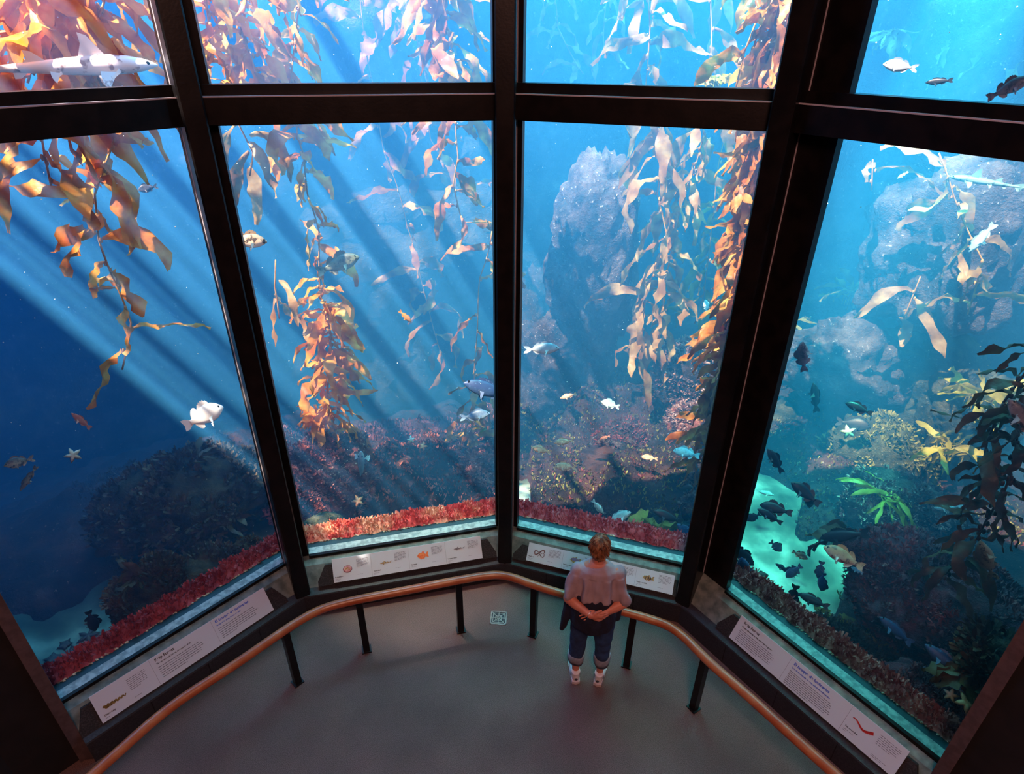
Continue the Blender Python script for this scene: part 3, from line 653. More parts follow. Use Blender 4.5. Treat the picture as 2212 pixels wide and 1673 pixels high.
def fish_mesh(kind, mat, bend=0.0):
    key = (kind, mat, round(bend, 2))
    if key in _fm: return _fm[key]
    S = SH[kind]; mb = MB(); n = 12
    X = lambda x: .5 - x
    def yb(x): return bend*max(0, x-.25)**2*1.6          # sideways curve towards the tail
    def prof(x):
        for a, b in zip(S, S[1:]):
            if x <= b[0]:
                f = (x-a[0])/(b[0]-a[0]); return tuple(p*(1-f)+q*f for p, q in zip(a, b))
        return S[-1]
    vs = []; xs = []
    for a, b in zip(S, S[1:]): xs += [a[0], (a[0]+b[0])/2]
    xs.append(S[-1][0])
    for x in xs:
        _, t, bo, w = prof(x)
        for k in range(n):
            an = 2*pi*k/n; sz = sin(an)
            vs.append((X(x), yb(x) + cos(an)*w, (t if sz > 0 else bo)*sz))
    m = len(xs)
    mb.add(vs, [tuple(range(n))[::-1], tuple(range((m-1)*n, m*n))] + [(i*n+k, i*n+(k+1) % n, (i+1)*n+(k+1) % n, (i+1)*n+k) for i in range(m-1) for k in range(n)])
    def fin(pts, th=.004):                               # a flat fin from an outline in the fish's long plane
        vs = [(X(x), yb(x)+th, z) for x, z in pts] + [(X(x), yb(x)-th, z) for x, z in pts]; k = len(pts)
        mb.add(vs, [tuple(range(k)), tuple(range(k, 2*k))[::-1]] + [(i, (i+1) % k, (i+1) % k+k, i+k) for i in range(k)])
    def strip(xa, xb, h, side, k=12, spiky=True):
        top = []; bot = []
        for i in range(k+1):
            x = xa + (xb-xa)*i/k; _, t, bo, w = prof(x); z0 = (t if side > 0 else -bo)
            f = sin(pi*min(1, .12+i/k*.95))**.5; z1 = z0 + side*h*f*(1 if (not spiky or i % 2) else .72)
            bot.append((x, z0*.9)); top.append((x + h*.25, z1))
        for i in range(k): fin([bot[i], bot[i+1], top[i+1], top[i]])
    def pect(x, z, l, w, side, back=.6, down=.5):
        _, t, bo, wd = prof(x); p = Vector((X(x), yb(x) + side*wd*.9, z)); d = Vector((-back, side*.55, -down)).normalized(); e = Vector((.25, 0, -1)).normalized()
        vs = [p + e*w*.2, p - e*w*.2]; 
        for i in range(5):
            a = -.5 + i/4.; vs.append(p + d*l*(1-.5*a*a) - e*w*a*1.6)
        mb.add(vs, [(0, 1, 2, 3), (0, 3, 4), (0, 4, 5), (0, 5, 6)])
    if kind == 'shark':
        fin([(.26,.055),(.33,.16),(.37,.175),(.37,.12),(.40,.05)]); fin([(.56,.036),(.62,.085),(.655,.09),(.65,.05),(.67,.028)])
        fin([(.78,.016),(.90,.05),(1.03,.075),(1.04,.055),(.93,.005),(.90,-.055),(.87,-.06),(.83,-.018)]); fin([(.66,-.022),(.70,-.05),(.73,-.052),(.73,-.02)])
        for s_ in (1, -1): pect(.21, -.02, .15, .06, s_, .65, .35); pect(.5, -.025, .07, .04, s_, .8, .4)
    else:
        dh = {'rock': .085, 'perch': .06, 'slim': .045}[kind]
        strip(.24, .55, dh, 1); strip(.55, .74, dh*1.05, 1, 6, False); strip(.56, .73, dh*.9, -1, 6, False)
        tl = {'rock': .17, 'perch': .18, 'slim': .16}[kind]; sp = {'rock': .095, 'perch': .125, 'slim': .085}[kind]; nk = {'rock': .97, 'perch': .925, 'slim': .95}[kind]
        fin([(.80,.04),(.90,.04+sp*.55),(.83+tl,sp),(.83+tl*.92,sp*.5)]); fin([(.80,.04),(.83+tl*.92,sp*.5),(nk-.005,0),(.83+tl*.92,-sp*.5),(.80,-.04)]); fin([(.80,-.04),(.83+tl*.92,-sp*.5),(.83+tl,-sp),(.90,-.04-sp*.55)])
        for s_ in (1, -1): pect(.30, -.03, .15, .07, s_); pect(.36, -.12 if kind != 'slim' else -.08, .10, .045, s_, .7, .8)
    ex, ez = (.055, .012) if kind == 'shark' else (.085, .04)
    _, t, bo, w = prof(ex); er = .011 if kind == 'shark' else .02
    for s_ in (1, -1): mb.ell((X(ex), yb(ex)+s_*w*.86, ez), (er, er*.6, er), 8, 6, 1)
    me = mb.mesh('fish', [FM[mat], M_eye], False)
    me.polygons.foreach_set('use_smooth', [i < 2 + (m-1)*n for i in range(len(me.polygons))])
    _fm[key] = me; return me
fish_n = 0
def fish(kind, mat, nose, tail, D, label, dD=0.0, flip=False, roll=0, bend=.0, cat='fish', name=None, group='fish swimming in the tank', fat=1.0):
    "a fish with nose and tail tip on two sight lines; dD turns the tail away from the viewer"
    if kind != 'shark': fat *= 1.16
    a = at(*nose, D); b = at(*tail, D + dD); f = (a-b); ln = f.length; f.normalize(); c = (a+b)/2; v = (c-CAM).normalized()
    u = f.cross(v).normalized()
    if (u.z < 0) != flip: u = -u
    s = u.cross(f)
    if roll: R_ = Matrix.Rotation(radians(roll), 3, f); u = R_ @ u; s = R_ @ s
    o = link(name or {'rock': 'rockfish', 'perch': 'surfperch', 'slim': 'slender_fish', 'shark': 'leopard_shark'}[kind], fish_mesh(kind, mat, bend))
    M = Matrix((f, s, u)).transposed().to_4x4(); M.translation = c
    o.matrix_world = M @ Matrix.Diagonal((ln, ln, ln*fat, 1))
    return tag(o, label, cat, group)
# left bay
fish('shark','leopard',(341,141),(-110,152),5.05,'large pale spotted leopard shark across the top of the left bay',cat='shark',bend=.12)
fish('rock','white',(482,879),(396,922),4.75,'glaring white fish lit by the sun shaft in the left bay',roll=8,fat=1.3)
fish('slim','red',(154,893),(197,927),5.6,'reddish slim fish in the dark of the left bay',fat=.9)
fish('perch','kelpfish',(8,1008),(74,990),5.4,'dim green fish at the left picture edge')
fish('slim','kelpfish',(43,1062),(80,1006),5.4,'slender dim fish just below the dim green fish',fat=.7)
fish('rock','dark',(206,1364),(190,1320),4.9,'dark fish hovering over the shaded sand of the left bay',flip=True)
fish('rock','dark',(603,1163),(566,1197),4.95,'dark fish beside the foot of the left post, over the shaded sand')
fish('perch','grey',(298,412),(340,402),6.6,'faint purple fish among the sun shafts of the left bay')
fish('slim','silver',(192,622),(262,622),6.0,'thin pale fish in the upper shafts of the left bay',fat=.5)
# second bay
fish('rock','pale_mottle',(577,523),(486,519),4.75,'pale blotched rockfish coming out from behind the left post')
fish('rock','kelpfish',(776,555),(686,588),5.6,'grey green rockfish beside the amber kelp stipe',bend=-.15)
fish('slim','rust',(889,697),(862,671),5.6,'small rust orange fish in open blue water of the second bay')
fish('slim','navy',(1001,828),(1112,858),5.2,'big dark blue fish half behind the centre post',fat=1.15)
fish('perch','blue',(1059,894),(994,903),5.4,'blue fish with a pale tail below the big dark fish by the centre post',fat=.8)
fish('slim','silver',(779,976),(782,1036),5.7,'blue grey fish pointing straight up with spread fins',dD=.25,roll=78)
fish('rock','blue',(1043,1104),(1088,1066),4.95,'blue grey fish nosing down at the sill by the centre post')
fish('slim','red',(979,172),(990,158),7.4,'tiny pink fish at the bottom of the upper second pane')
# third bay
fish('perch','silver',(1209,753),(1132,756),5.4,'silvery surfperch beside the right side of the centre post',fat=.75)
fish('slim','orange',(1210,861),(1246,851),6.2,'brownish fish above the teal fish in the third bay')
fish('perch','teal',(1299,868),(1338,880),6.0,'teal surfperch in front of the dark rock of the third bay')
fish('perch','orange',(1149,967),(1191,979),5.4,'leftmost of the orange grey surfperches near the centre post',fat=.8)
fish('perch','orange',(1197,958),(1241,952),5.5,'topmost of the orange grey surfperches near the centre post',fat=.75)
fish('perch','orange',(1198,1008),(1246,1011),5.5,'lowest of the orange grey surfperches, below the other two',fat=.85)
fish('perch','orange',(1383,987),(1421,992),6.3,'small orange grey surfperch in front of the purple red rock',fat=.7)
fish('slim','red',(1295,950),(1318,942),6.6,'small reddish fish over the purple red rock')
fish('rock','cyan',(1454,974),(1512,986),5.7,'bright cyan rockfish in front of the dark gap at the right rock')
fish('slim','teal',(1304,1110),(1279,1080),5.4,'thin blue fish diving behind the visitor\'s head',flip=True)
fish('slim','teal',(1363,1107),(1311,1127),5.3,'plump teal fish swimming right, above the visitor\'s head',fat=1.2)
fish('slim','dark',(1411,1103),(1476,1131),5.2,'dark fish right of the plump teal fish',fat=1.15)
fish('perch','dark',(1497,1053),(1464,1060),5.8,'small dark fish in front of the pinkish rock by the right post')
fish('perch','dark',(1496,1084),(1530,1080),5.5,'dark round fish close beside the right post')
fish('slim','teal',(1460,1174),(1399,1178),4.85,'teal fish resting over the wine red sill algae',fat=1.15)
fish('slim','navy',(1463,1133),(1520,1184),5.0,'large navy fish slanting down towards the right post',fat=1.3)
fish('perch','teal',(1492,1149),(1540,1140),5.0,'pale teal fish half hidden by the right post',fat=.8)
fish('perch','cyan',(1523,648),(1527,676),7.6,'bright cyan fish behind the kelp curtain',roll=30)
fish('slim','blue',(1308,344),(1274,353),8.2,'faint blue fish over the top of the pinnacle')
fish('slim','grey',(1487,378),(1515,362),7.6,'faint thin fish between the tan kelp and the kelp curtain')
fish('slim','blue',(1622,150),(1640,120),7.2,'blue fish between the single kelp stalk and the kelp curtain in the upper pane',flip=True)
# fourth bay
fish('perch','silver',(1907,139),(1982,148),5.4,'silver blue fish in the upper right pane',fat=.85)
fish('slim','dark',(1999,179),(2060,173),5.6,'dark fish right of the silver blue fish in the upper right pane')
fish('rock','grey',(2228,168),(2131,213),4.9,'grey rockfish leaving the picture at the upper right')
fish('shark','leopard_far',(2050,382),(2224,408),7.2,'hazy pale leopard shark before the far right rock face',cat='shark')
fish('slim','cyan',(1938,386),(1962,371),7.6,'tiny cyan fish left of the hazy leopard shark')
fish('slim','teal',(2093,545),(2150,482),7.0,'pale green fish slanting down at the right')
fish('rock','grey',(1734,738),(1737,804),5.3,'dark purple rockfish pointing straight up beside the right post',roll=20,flip=True)
fish('slim','dark',(1757,827),(1764,892),6.4,'dim slim fish pointing up, below the dark purple rockfish',roll=25)
fish('rock','dark',(1826,871),(1885,895),6.0,'dark fish in open teal water, right of the slim upright fish',fat=.9)
fish('perch','dark',(1882,924),(1806,910),7.4,'faint broad fish just below the dark open water fish',fat=1.0)
fish('rock','dark',(1658,970),(1690,1022),5.3,'dark fish slanting down right just above the sunlit sand',fat=.8)
fish('rock','dark',(1709,1043),(1769,1089),5.2,'dark curved fish over the right edge of the sunlit sand',bend=.2)
fish('perch','dark',(1748,1098),(1754,1070),5.5,'small dark fish below the curved fish on the sand edge',flip=True)
fish('rock','dark',(1641,1091),(1712,1110),5.0,'upper of two overlapping dark fish above the sunlit sand')
fish('rock','dark',(1636,1100),(1690,1132),4.9,'lower of two overlapping dark fish above the sunlit sand',fat=.8)
fish('perch','dark',(1614,1126),(1643,1110),5.2,'dim fish left of the two overlapping dark fish')
fish('rock','dark',(1610,1125),(1604,1100),4.9,'dark fish showing only a sliver beside the right post',flip=True)
fish('slim','teal',(1672,1070),(1632,1060),5.7,'hazy fish low over the far sand')
fish('perch','dark',(1688,1192),(1664,1170),5.0,'round dark fish facing the viewer on the bright sand',dD=.15)
fish('rock','mottle',(1745,1209),(1711,1191),4.9,'small mottled brown fish on the bright sand',fat=1.1)
fish('rock','copper',(1779,1182),(1867,1228),4.55,'copper brown rockfish with raised spiny fin in front of the sand',bend=-.05)
fish('slim','dark',(1771,1163),(1880,1152),5.0,'long dark fish just above the copper brown rockfish')
fish('slim','dark',(1628,1222),(1570,1172),4.6,'large dark fish bending down beside the right post',fat=1.4,bend=-.5)
fish('rock','navy',(1602,1205),(1618,1265),4.4,'navy fish pointing up beside the foot of the right post',flip=True)
fish('perch','dark',(1586,1212),(1596,1245),4.5,'small dark fish squeezed between navy fish and right post')
fish('perch','mottle',(1660,1243),(1625,1252),4.7,'striped olive round fish low on the sand',fat=1.15,dD=-.1)
fish('rock','blue',(1698,1248),(1732,1222),4.8,'slate blue fish rising right over the middle of the sand')
fish('slim','dark',(1675,1218),(1708,1240),5.2,'hazy dark fish at the centre of the sand patch')
fish('slim','blue',(1768,1252),(1776,1212),4.8,'slate fish pointing down at the right edge of the sand',flip=True,fat=1.2)
fish('perch','navy',(1773,1277),(1779,1236),4.65,'navy fish above the brown weed at the sand edge',roll=30)
fish('slim','dark',(1655,1280),(1700,1302),4.5,'lowest dark fish of the cluster near the sill')
fish('slim','blue',(1676,1310),(1688,1270),4.45,'slate fish pointing down in the cluster near the sill',flip=True,fat=1.2)
fish('slim','dark',(1706,1312),(1720,1263),4.45,'upright dark fish at the right of the cluster near the sill',fat=1.2)
fish('slim','dark',(1724,1283),(1792,1314),4.4,'large dark fish in front of the brown weed by the sill',fat=1.2)
fish('slim','blue',(1838,1226),(1865,1240),4.8,'blue fish peeping out behind the copper brown rockfish',fat=1.3)
fish('rock','cyan',(2018,1098),(2082,1093),5.3,'bright cyan fish left of the dark kelp plant')
fish('slim','navy',(1899,1333),(1972,1394),4.35,'navy fish over the dark weedy rock of the fourth bay',fat=1.1)
fish('slim','navy',(1998,1393),(2092,1470),4.0,'largest blue fish, lower right, nose up to the left',fat=1.15)
fish('slim','navy',(1922,1487),(2010,1548),3.95,'dim navy fish close to the sill at the lower right',fat=1.0)
fish('perch','kelpfish',(2118,1168),(2146,1252),4.5,'olive teal fish with a pale belly under the dark kelp',flip=True,fat=.8)
fish('slim','grey',(2178,862),(2260,960),4.3,'purple grey fish in front of the dark kelp at the right picture edge',fat=1.2)

# ------------------------------------------------------------------ starfish
M_star = [pbr('orange_starfish', (.75, .25, .10), .7, col2=(.85, .42, .22), scale=30), pbr('pale_starfish', (.80, .80, .70), .6, col2=(.6, .5, .3), scale=14),
          pbr('dark_starfish', (.03, .03, .035), .7, col2=(.08, .07, .06), scale=20), pbr('tan_starfish', (.55, .45, .3), .7, col2=(.65, .55, .4), scale=20)]
def starfish(px, py, D, r, mat, label, n=None, rot=0.0, z=None, fat=.42):
    c = at(px, py, D) if z is None else at_z(px, py, z); n = Vector(n if n else (CAM-c)).normalized()
    t = n.orthogonal().normalized(); b = n.cross(t); vs = [n*r*.16]; 
    for i in range(20):
        a = rot + 2*pi*i/20; k = i % 4; rr = r*(1, .66, fat, .66)[k]
        vs.append(t*cos(a)*rr + b*sin(a)*rr)
    vs += [v*.5 + n*r*.10 for v in vs[1:21]]
    vs.append(-n*r*.05)
    fs = [(1+i, 1+(i+1) % 20, 21+(i+1) % 20, 21+i) for i in range(20)] + [(21+i, 21+(i+1) % 20, 0) for i in range(20)] + [(1+(i+1) % 20, 1+i, 41) for i in range(20)]
    mb = MB(); mb.add(vs, fs); o = mb.build('starfish', M_star[mat], None, True); o.location = c
    return tag(o, label, 'starfish', 'starfish in the tank')
starfish(773,1083,5.5,.075,0,'orange starfish on the dark rock low in the second bay',rot=.4)
starfish(913,965,6.6,.07,0,'small orange starfish on the dark reef ridge',rot=1)
starfish(888,951,6.8,.06,1,'small pale starfish up and left of the orange one on the ridge',rot=.2)
starfish(158,984,5.6,.07,3,'dim tan starfish on the shadowed wall of the left bay',rot=.5)
starfish(408,1326,4.42,.12,1,'large pale starfish lying on the dark red sill algae',n=(.1,-.35,1),rot=.3)
starfish(2090,1519,3.85,.075,0,'orange starfish at the lower right corner of the fourth bay',rot=.9)
starfish(2054,1502,3.9,.05,1,'pale starfish touching the orange one in the lower right corner',rot=.1)
starfish(1832,934,7.0,.09,1,'bright pale starfish on the hazy green rock of the fourth bay',rot=.5)
for i, (x, y, s, l) in enumerate(((113,1424,.085,'dark bat star on the shaded sand, nearest the lower left corner'),(140,1393,.075,'dark bat star above the one in the lower left corner'),
        (218,1389,.075,'dark bat star right of the others on the shaded sand'),(190,1374,.11,'flat dark starfish at the back of the shaded sand'),(160,1412,.12,'thin armed dark starfish in the middle of the shaded sand'))):
    c = at_z(x, y, -.45); starfish(x, y, 0, s, 2, l, n=(0, 0, 1), rot=i*.7, z=sand_z(c.x, c.y)+.015, fat=.6 if i < 3 else .28)
# drifting specks
mb = MB(); r_ = random.Random(99)
for _ in range(420):
    p = at(r_.uniform(0, W), r_.uniform(0, 1150), r_.uniform(4.75, 7.0)); s = r_.uniform(.0022, .005)
    mb.ell(p, (s, s, s), 5, 4)
tag(mb.build('drifting_specks', pbr('pale_speck', (.9, .9, .85), .6)), 'tiny pale specks drifting in the water', 'specks', None, 'stuff')

# ------------------------------------------------------------------ information signs
M_board = pbr('sign_board', (.62, .66, .72), .45, spec=.4)
M_ink = pbr('black_print', (.012, .012, .018), .6)
M_inkg = pbr('grey_print', (.16, .17, .21), .6)
M_inkb = pbr('blue_print', (.01, .09, .55), .6)
def flat(name, col, col2=None, sc=60): return pbr(name, col, .6, col2=col2, scale=sc)
P_or = flat('garibaldi_print', (.85, .16, .06), (.9, .3, .1)); P_or2 = flat('orange_line_print', (.55, .12, .05))
P_pk = flat('abalone_pink_print', (.55, .22, .26), (.75, .45, .45), 50); P_pd = flat('abalone_rim_print', (.22, .05, .07)); P_yl = flat('gold_print', (.45, .26, .05))
P_tn = flat('tan_print', (.5, .36, .16), (.3, .18, .06), 90); P_gr = flat('grey_fish_print', (.2, .2, .24)); P_br = flat('eel_print', (.12, .06, .07), (.3, .18, .17), 70)
P_rd = flat('sea_cucumber_print', (.55, .02, .015), (.35, .01, .01), 70); P_bk = flat('dark_stripe_print', (.03, .02, .02)); P_vi = flat('violet_print', (.25, .17, .3)); P_kl = flat('kelp_print', (.25, .15, .02), (.12, .08, .02), 80)
class Sign:
    def __init__(s, k, tl, tr, bl, label):
        P = s.P = PN[k]
        s.nT, s.nB = .125, .232
        uT0, zT0 = P.hit(*tl, s.nT); uT1, zT1 = P.hit(*tr, s.nT); uB0, zB0 = P.hit(*bl, s.nB)
        zt = (zT0+zT1)/2; zb = zB0
        s.u0 = (uT0+uB0)/2; s.w = uT1 - uT0
        s.X = P.u.copy(); bot = P.p(s.u0, s.nB, zb); top = P.p(s.u0, s.nT, zt)
        s.Y = top - bot; s.h = s.Y.length; s.Y.normalize(); s.Z = s.X.cross(s.Y).normalized(); s.o = bot
        s.root = empty('information_sign', bot, label, 'sign'); M = Matrix((s.X, s.Y, s.Z)).transposed().to_4x4(); M.translation = bot
        s.root.matrix_world = M
        mb = MB(); mb.box((0, 0, -.006), (s.w, s.h, .0)); mb.build('board', M_board, s.root)
        # dark wedge shaped plinth with clipped upper corners carrying the board
        e, c = .135, .07; h = s.h*.80; pts = [(-e, -.015), (s.w+e, -.015), (s.w+e, .03), (s.w+e-c, h), (-e+c, h), (-e, .03)]
        mb = MB(); n = len(pts); vs = [(x, y, -.012) for x, y in pts] + [(x, y, -.05) for x, y in pts]
        mb.add(vs, [tuple(range(n)), tuple(range(n, 2*n))[::-1]] + [(i, i+n, (i+1) % n+n, (i+1) % n) for i in range(n)]); mb.build('plinth', M_plinth, s.root)
    def text(s, t, x, y, size, mat, bold=.0, name='heading'):
        c = bpy.data.curves.new(name, 'FONT'); c.body = t; c.size = size; c.extrude = 0; c.offset = bold; c.materials.append(mat)
        t_ = bpy.data.objects.new('t', c); COL.objects.link(t_); dg = bpy.context.evaluated_depsgraph_get()
        me = bpy.data.meshes.new_from_object(t_.evaluated_get(dg)); bpy.data.objects.remove(t_); bpy.data.curves.remove(c)
        if not me.materials: me.materials.append(mat)
        o = link(name, me, s.root); o.location = (x, y, .0012); return o
    def lines(s, x, y, w, n, dy, mat=None, th=.0032, seed=1, name='body_text', ragged=.12):
        r = random.Random(seed); mb = MB()
        for i in range(n):
            yy = y - i*dy; ex = x + w*(1 - r.random()*ragged) if i < n-1 else x + w*r.uniform(.35, .7); xx = x
            while xx < ex:
                l = min(r.uniform(.010, .034), ex-xx); mb.add([(xx, yy, .001), (xx+l, yy, .001), (xx+l, yy+th, .001), (xx, yy+th, .001)], [(0, 1, 2, 3)]); xx += l + .005
        o = mb.build(name, mat or M_inkg, s.root); o['kind'] = 'stuff'; return o
    def poly(s, name, mats, shapes):
        mb = MB()
        for k, (mi, pts) in enumerate(shapes): mb.add([(x, y, .0010+.0004*(k+1)) for x, y in pts], [tuple(range(len(pts)))], mi)
        return mb.build(name, mats, s.root)
    def divider(s, x):
        mb = MB(); mb.box((x-.0006, .008, 0), (x+.0006, s.h-.004, .001)); mb.build('divider_line', M_inkg, s.root)
def el(cx, cy, rx, ry, n=20, a0=0.0): return [(cx + cos(a0)*rx*cos(2*pi*i/n) - sin(a0)*ry*sin(2*pi*i/n), cy + sin(a0)*rx*cos(2*pi*i/n) + cos(a0)*ry*sin(2*pi*i/n)) for i in range(n)]
def sharkpoly(cx, cy, l, f=1):
    p = [(0,.01),(.12,.05),(.30,.065),(.36,.16),(.41,.17),(.42,.06),(.62,.04),(.66,.09),(.69,.09),(.69,.03),(.85,.02),(1,.12),(.96,.02),(.93,-.05),(.85,-.01),(.6,-.03),(.5,-.05),(.36,-.05),(.33,-.13),(.27,-.14),(.26,-.05),(.1,-.03)]
    return [(cx + (x-.5)*l*f, cy + y*l) for x, y in p]
def fishpoly(cx, cy, l, hgt, f=1):
    p = [(0,0),(.1,.3),(.25,.48),(.42,.5),(.5,.68),(.6,.66),(.62,.42),(.74,.16),(.86,.5),(1,.55),(.93,.1),(1,-.4),(.88,-.36),(.74,-.12),(.64,-.4),(.6,-.62),(.5,-.52),(.42,-.48),(.34,-.66),(.27,-.46),(.1,-.26)]
    return [(cx + (x-.5)*l*f, cy + y*hgt) for x, y in p]
s2 = Sign(1, (716,1210), (1037,1158), (722,1260), 'white information sign with a red fish picture, left of the centre post'); w, h = s2.w, s2.h; q = w/4
for i in (1, 2, 3): s2.divider(q*i)
s2.poly('abalone_picture', [P_pd, P_pk, P_yl], [(0, el(q*.38, h*.50, .040, .032)), (1, el(q*.38, h*.51, .035, .027)), (2, el(q*.36, h*.53, .018, .005, 12, .5)), (2, el(q*.42, h*.47, .012, .004, 12, -.6))])
s2.poly('spotted_shark_picture', [P_tn, P_yl, P_bk], [(0, sharkpoly(q*1.38, h*.50, .105)), (2, el(q*1.30, h*.53, .004, .003, 8)), (2, el(q*1.38, h*.53, .004, .003, 8)), (2, el(q*1.46, h*.51, .004, .003, 8))])
s2.poly('red_fish_picture', [P_or, P_or2], [(0, fishpoly(q*2.38, h*.55, .105, .055)), (1, el(q*2.25, h*.56, .004, .003, 8)), (1, el(q*2.32, h*.55, .012, .002, 8, 1.2))])
s2.poly('grey_shark_picture', [P_gr], [(0, sharkpoly(q*3.38, h*.60, .105))])
for i, t in enumerate(('Red abalone', 'Horn shark', 'Garibaldi', 'Leopard shark')):
    s2.text(t, q*i+.015, h*.20, .014, M_ink, .0004, 'species_name'); s2.lines(q*i+.015, h*.12, .05, 2, .010, th=.0022, seed=i+20, name='caption')
    s2.lines(q*i+q*.62, h*.84, q*.32, 7, .0105, seed=i+3); s2.lines(q*i+q*.62, h*.20, q*.28, 1, .01, M_inkg, .0018, i+40, 'credit_line')
s3 = Sign(2, (1147,1163), (1460,1255), (1133,1210), 'white information sign with eel and fish pictures, behind the visitor'); w, h = s3.w, s3.h; q = w/4
for i in (1, 2, 3): s3.divider(q*i)
def ring(cx, cy, rx, ry, th, a0=0, n=24): return [el(cx, cy, rx, ry, n, a0), el(cx, cy, rx-th, ry-th, n, a0)]
def band(pts, th):
    L_, R_2 = [], []
    for i, p in enumerate(pts):
        a = pts[max(0, i-1)]; b = pts[min(len(pts)-1, i+1)]; d = Vector((b[0]-a[0], b[1]-a[1])).normalized(); t = th*(1-.75*i/len(pts))
        L_.append((p[0]-d.y*t, p[1]+d.x*t)); R_2.append((p[0]+d.y*t, p[1]-d.x*t))
    return L_, R_2
def ribbon(s, name, mat, pts, th):
    L_, R_2 = band(pts, th); mb = MB(); n = len(pts); mb.add([(x, y, .0016) for x, y in L_] + [(x, y, .0016) for x, y in R_2], [(i, i+1, n+i+1, n+i) for i in range(n-1)]); return mb.build(name, mat, s.root)
ribbon(s3, 'eel_picture', P_br, [(q*.34 + .046*cos(t), h*.62 + .030*sin(2*t)*.75 - .004*t) for t in [i*.2 for i in range(42)]], .0065)
s3.poly('perch_picture', [P_yl, P_vi, P_bk], [(0, fishpoly(q*1.36, h*.60, .10, .045)), (1, fishpoly(q*1.35, h*.63, .085, .028)), (2, el(q*1.25, h*.62, .004, .003, 8))])
s3.poly('small_fish_picture', [P_tn, P_bk], [(0, fishpoly(q*2.36, h*.55, .09, .035)), (1, el(q*2.26, h*.56, .004, .003, 8))])
s3.poly('striped_fish_picture', [P_tn, P_bk], [(0, fishpoly(q*3.34, h*.56, .10, .040))] + [(1, el(q*3.34 + dx, h*.57, .0035, .02, 10, .4)) for dx in (-.03, -.014, .004, .02)])
for i, t in enumerate(('Wolf eel', 'Rainbow surfperch', 'Senorita', 'Copper rockfish')):
    s3.text(t, q*i+.015, h*.24, .014, M_ink, .0004, 'species_name'); s3.lines(q*i+.015, h*.15, .05, 2, .010, th=.0022, seed=i+60, name='caption')
    s3.lines(q*i+q*.60, h*.84, q*.34, 7, .0105, seed=i+13); s3.lines(q*i+q*.60, h*.20, q*.28, 1, .01, M_inkg, .0018, i+80, 'credit_line')
s1 = Sign(0, (195,1503), (572,1270), (218,1567), 'long white information sign with black and blue headings under the left bay'); w, h = s1.w, s1.h
s1.text('Kelp Forest', w*.325, h*.82, .030, M_ink, .0008); s1.text('The ocean\'s rain forest, the source of life', w*.325, h*.69, .0155, M_ink, .0005, 'subheading'); s1.lines(w*.325, h*.56, w*.25, 6, .0165, M_inkg, .005, 5)
s1.text('El bosque de laminarias', w*.675, h*.82, .030, M_inkb, .0008); s1.text('Bosques de algas, fuente de vida', w*.675, h*.69, .0155, M_inkb, .0005, 'subheading'); s1.lines(w*.675, h*.56, w*.25, 6, .0165, M_inkg, .005, 6)
ribbon(s1, 'kelp_picture', P_kl, [(w*.035 + w*.11*i/30, h*.42 + .008*sin(i*1.3)) for i in range(31)], .011)
s1.text('Giant kelp', w*.02, h*.16, .018, M_ink, .0004, 'species_name'); s1.lines(w*.02, h*.08, .06, 1, .01, M_inkg, .003, 8, 'caption'); s1.lines(w*.17, h*.80, w*.10, 7, .0135, M_inkg, .004, 9); s1.lines(w*.17, h*.14, w*.07, 1, .01, M_inkg, .003, 10, 'credit_line')
for x in (.30, .655): s1.divider(w*x)
s4 = Sign(3, (1605,1330), (1968,1630), (1572,1375), 'long white information sign with a red sea cucumber picture under the right bay'); w, h = s4.w, s4.h
s4.text('Kelp Forest', w*.035, h*.80, .030, M_ink, .0008); s4.text('Beauty abounds in this underwater grove', w*.035, h*.66, .0165, M_ink, .0006, 'subheading'); s4.lines(w*.035, h*.54, w*.24, 7, .0155, M_inkg, .005, 5)
s4.text('El bosque de laminarias', w*.375, h*.80, .030, M_inkb, .0008); s4.text('La belleza abunda en esta arboleda submarina', w*.375, h*.66, .0165, M_inkb, .0005, 'subheading'); s4.lines(w*.375, h*.54, w*.27, 8, .0145, M_inkg, .005, 6)
ribbon(s4, 'sea_cucumber_picture', P_rd, [(w*.735 + w*.11*(1-i/24), h*(.64 + .07*sin(2.2+i*.26))) for i in range(25)], .011)
s4.text('Sea cucumber', w*.725, h*.30, .016, M_ink, .0004, 'species_name'); s4.lines(w*.725, h*.21, .07, 2, .011, M_inkg, .003, 8, 'caption'); s4.lines(w*.87, h*.82, w*.11, 6, .0135, M_inkg, .004, 9); s4.lines(w*.88, h*.14, w*.08, 2, .01, M_inkg, .003, 10, 'credit_line')
for x in (.35, .71): s4.divider(w*x)

# ------------------------------------------------------------------ floor drain
M_brass = pbr('grate_metal', (.22, .20, .17), .6, metal=0, col2=(.30, .27, .23), scale=40)
g = at_z(1077, 1336, 0); gr = empty('floor_grate', (g.x, g.y, 0), 'small square metal floor grate with a star pattern in the carpet', 'floor grate'); gr.rotation_euler = (0, 0, radians(-4))
mb = MB(); hs = .072
for a, b in (((-hs,-hs),(hs,-hs+.01)),((-hs,hs-.01),(hs,hs)),((-hs,-hs),(-hs+.01,hs)),((hs-.01,-hs),(hs,hs))): mb.box((a[0],a[1],.001), (b[0],b[1],.006))
mb.build('frame', M_brass, gr)
mb = MB(); mb.box((-hs+.008,-hs+.008,.0005), (hs-.008,hs-.008,.002)); mb.build('well', M_ink, gr)
mb = MB()
for k in range(4):
    a = k*pi/4; l = hs*.97*(1.35 if k % 2 else 1); d = Vector((cos(a), sin(a), 0)); n = Vector((-d.y, d.x, 0))*.0035; z = Vector((0, 0, .0045))
    mb.add([-d*l-n+z, d*l-n+z, d*l+n+z, -d*l+n+z], [(0, 1, 2, 3)])
    if k % 2 == 0: pass
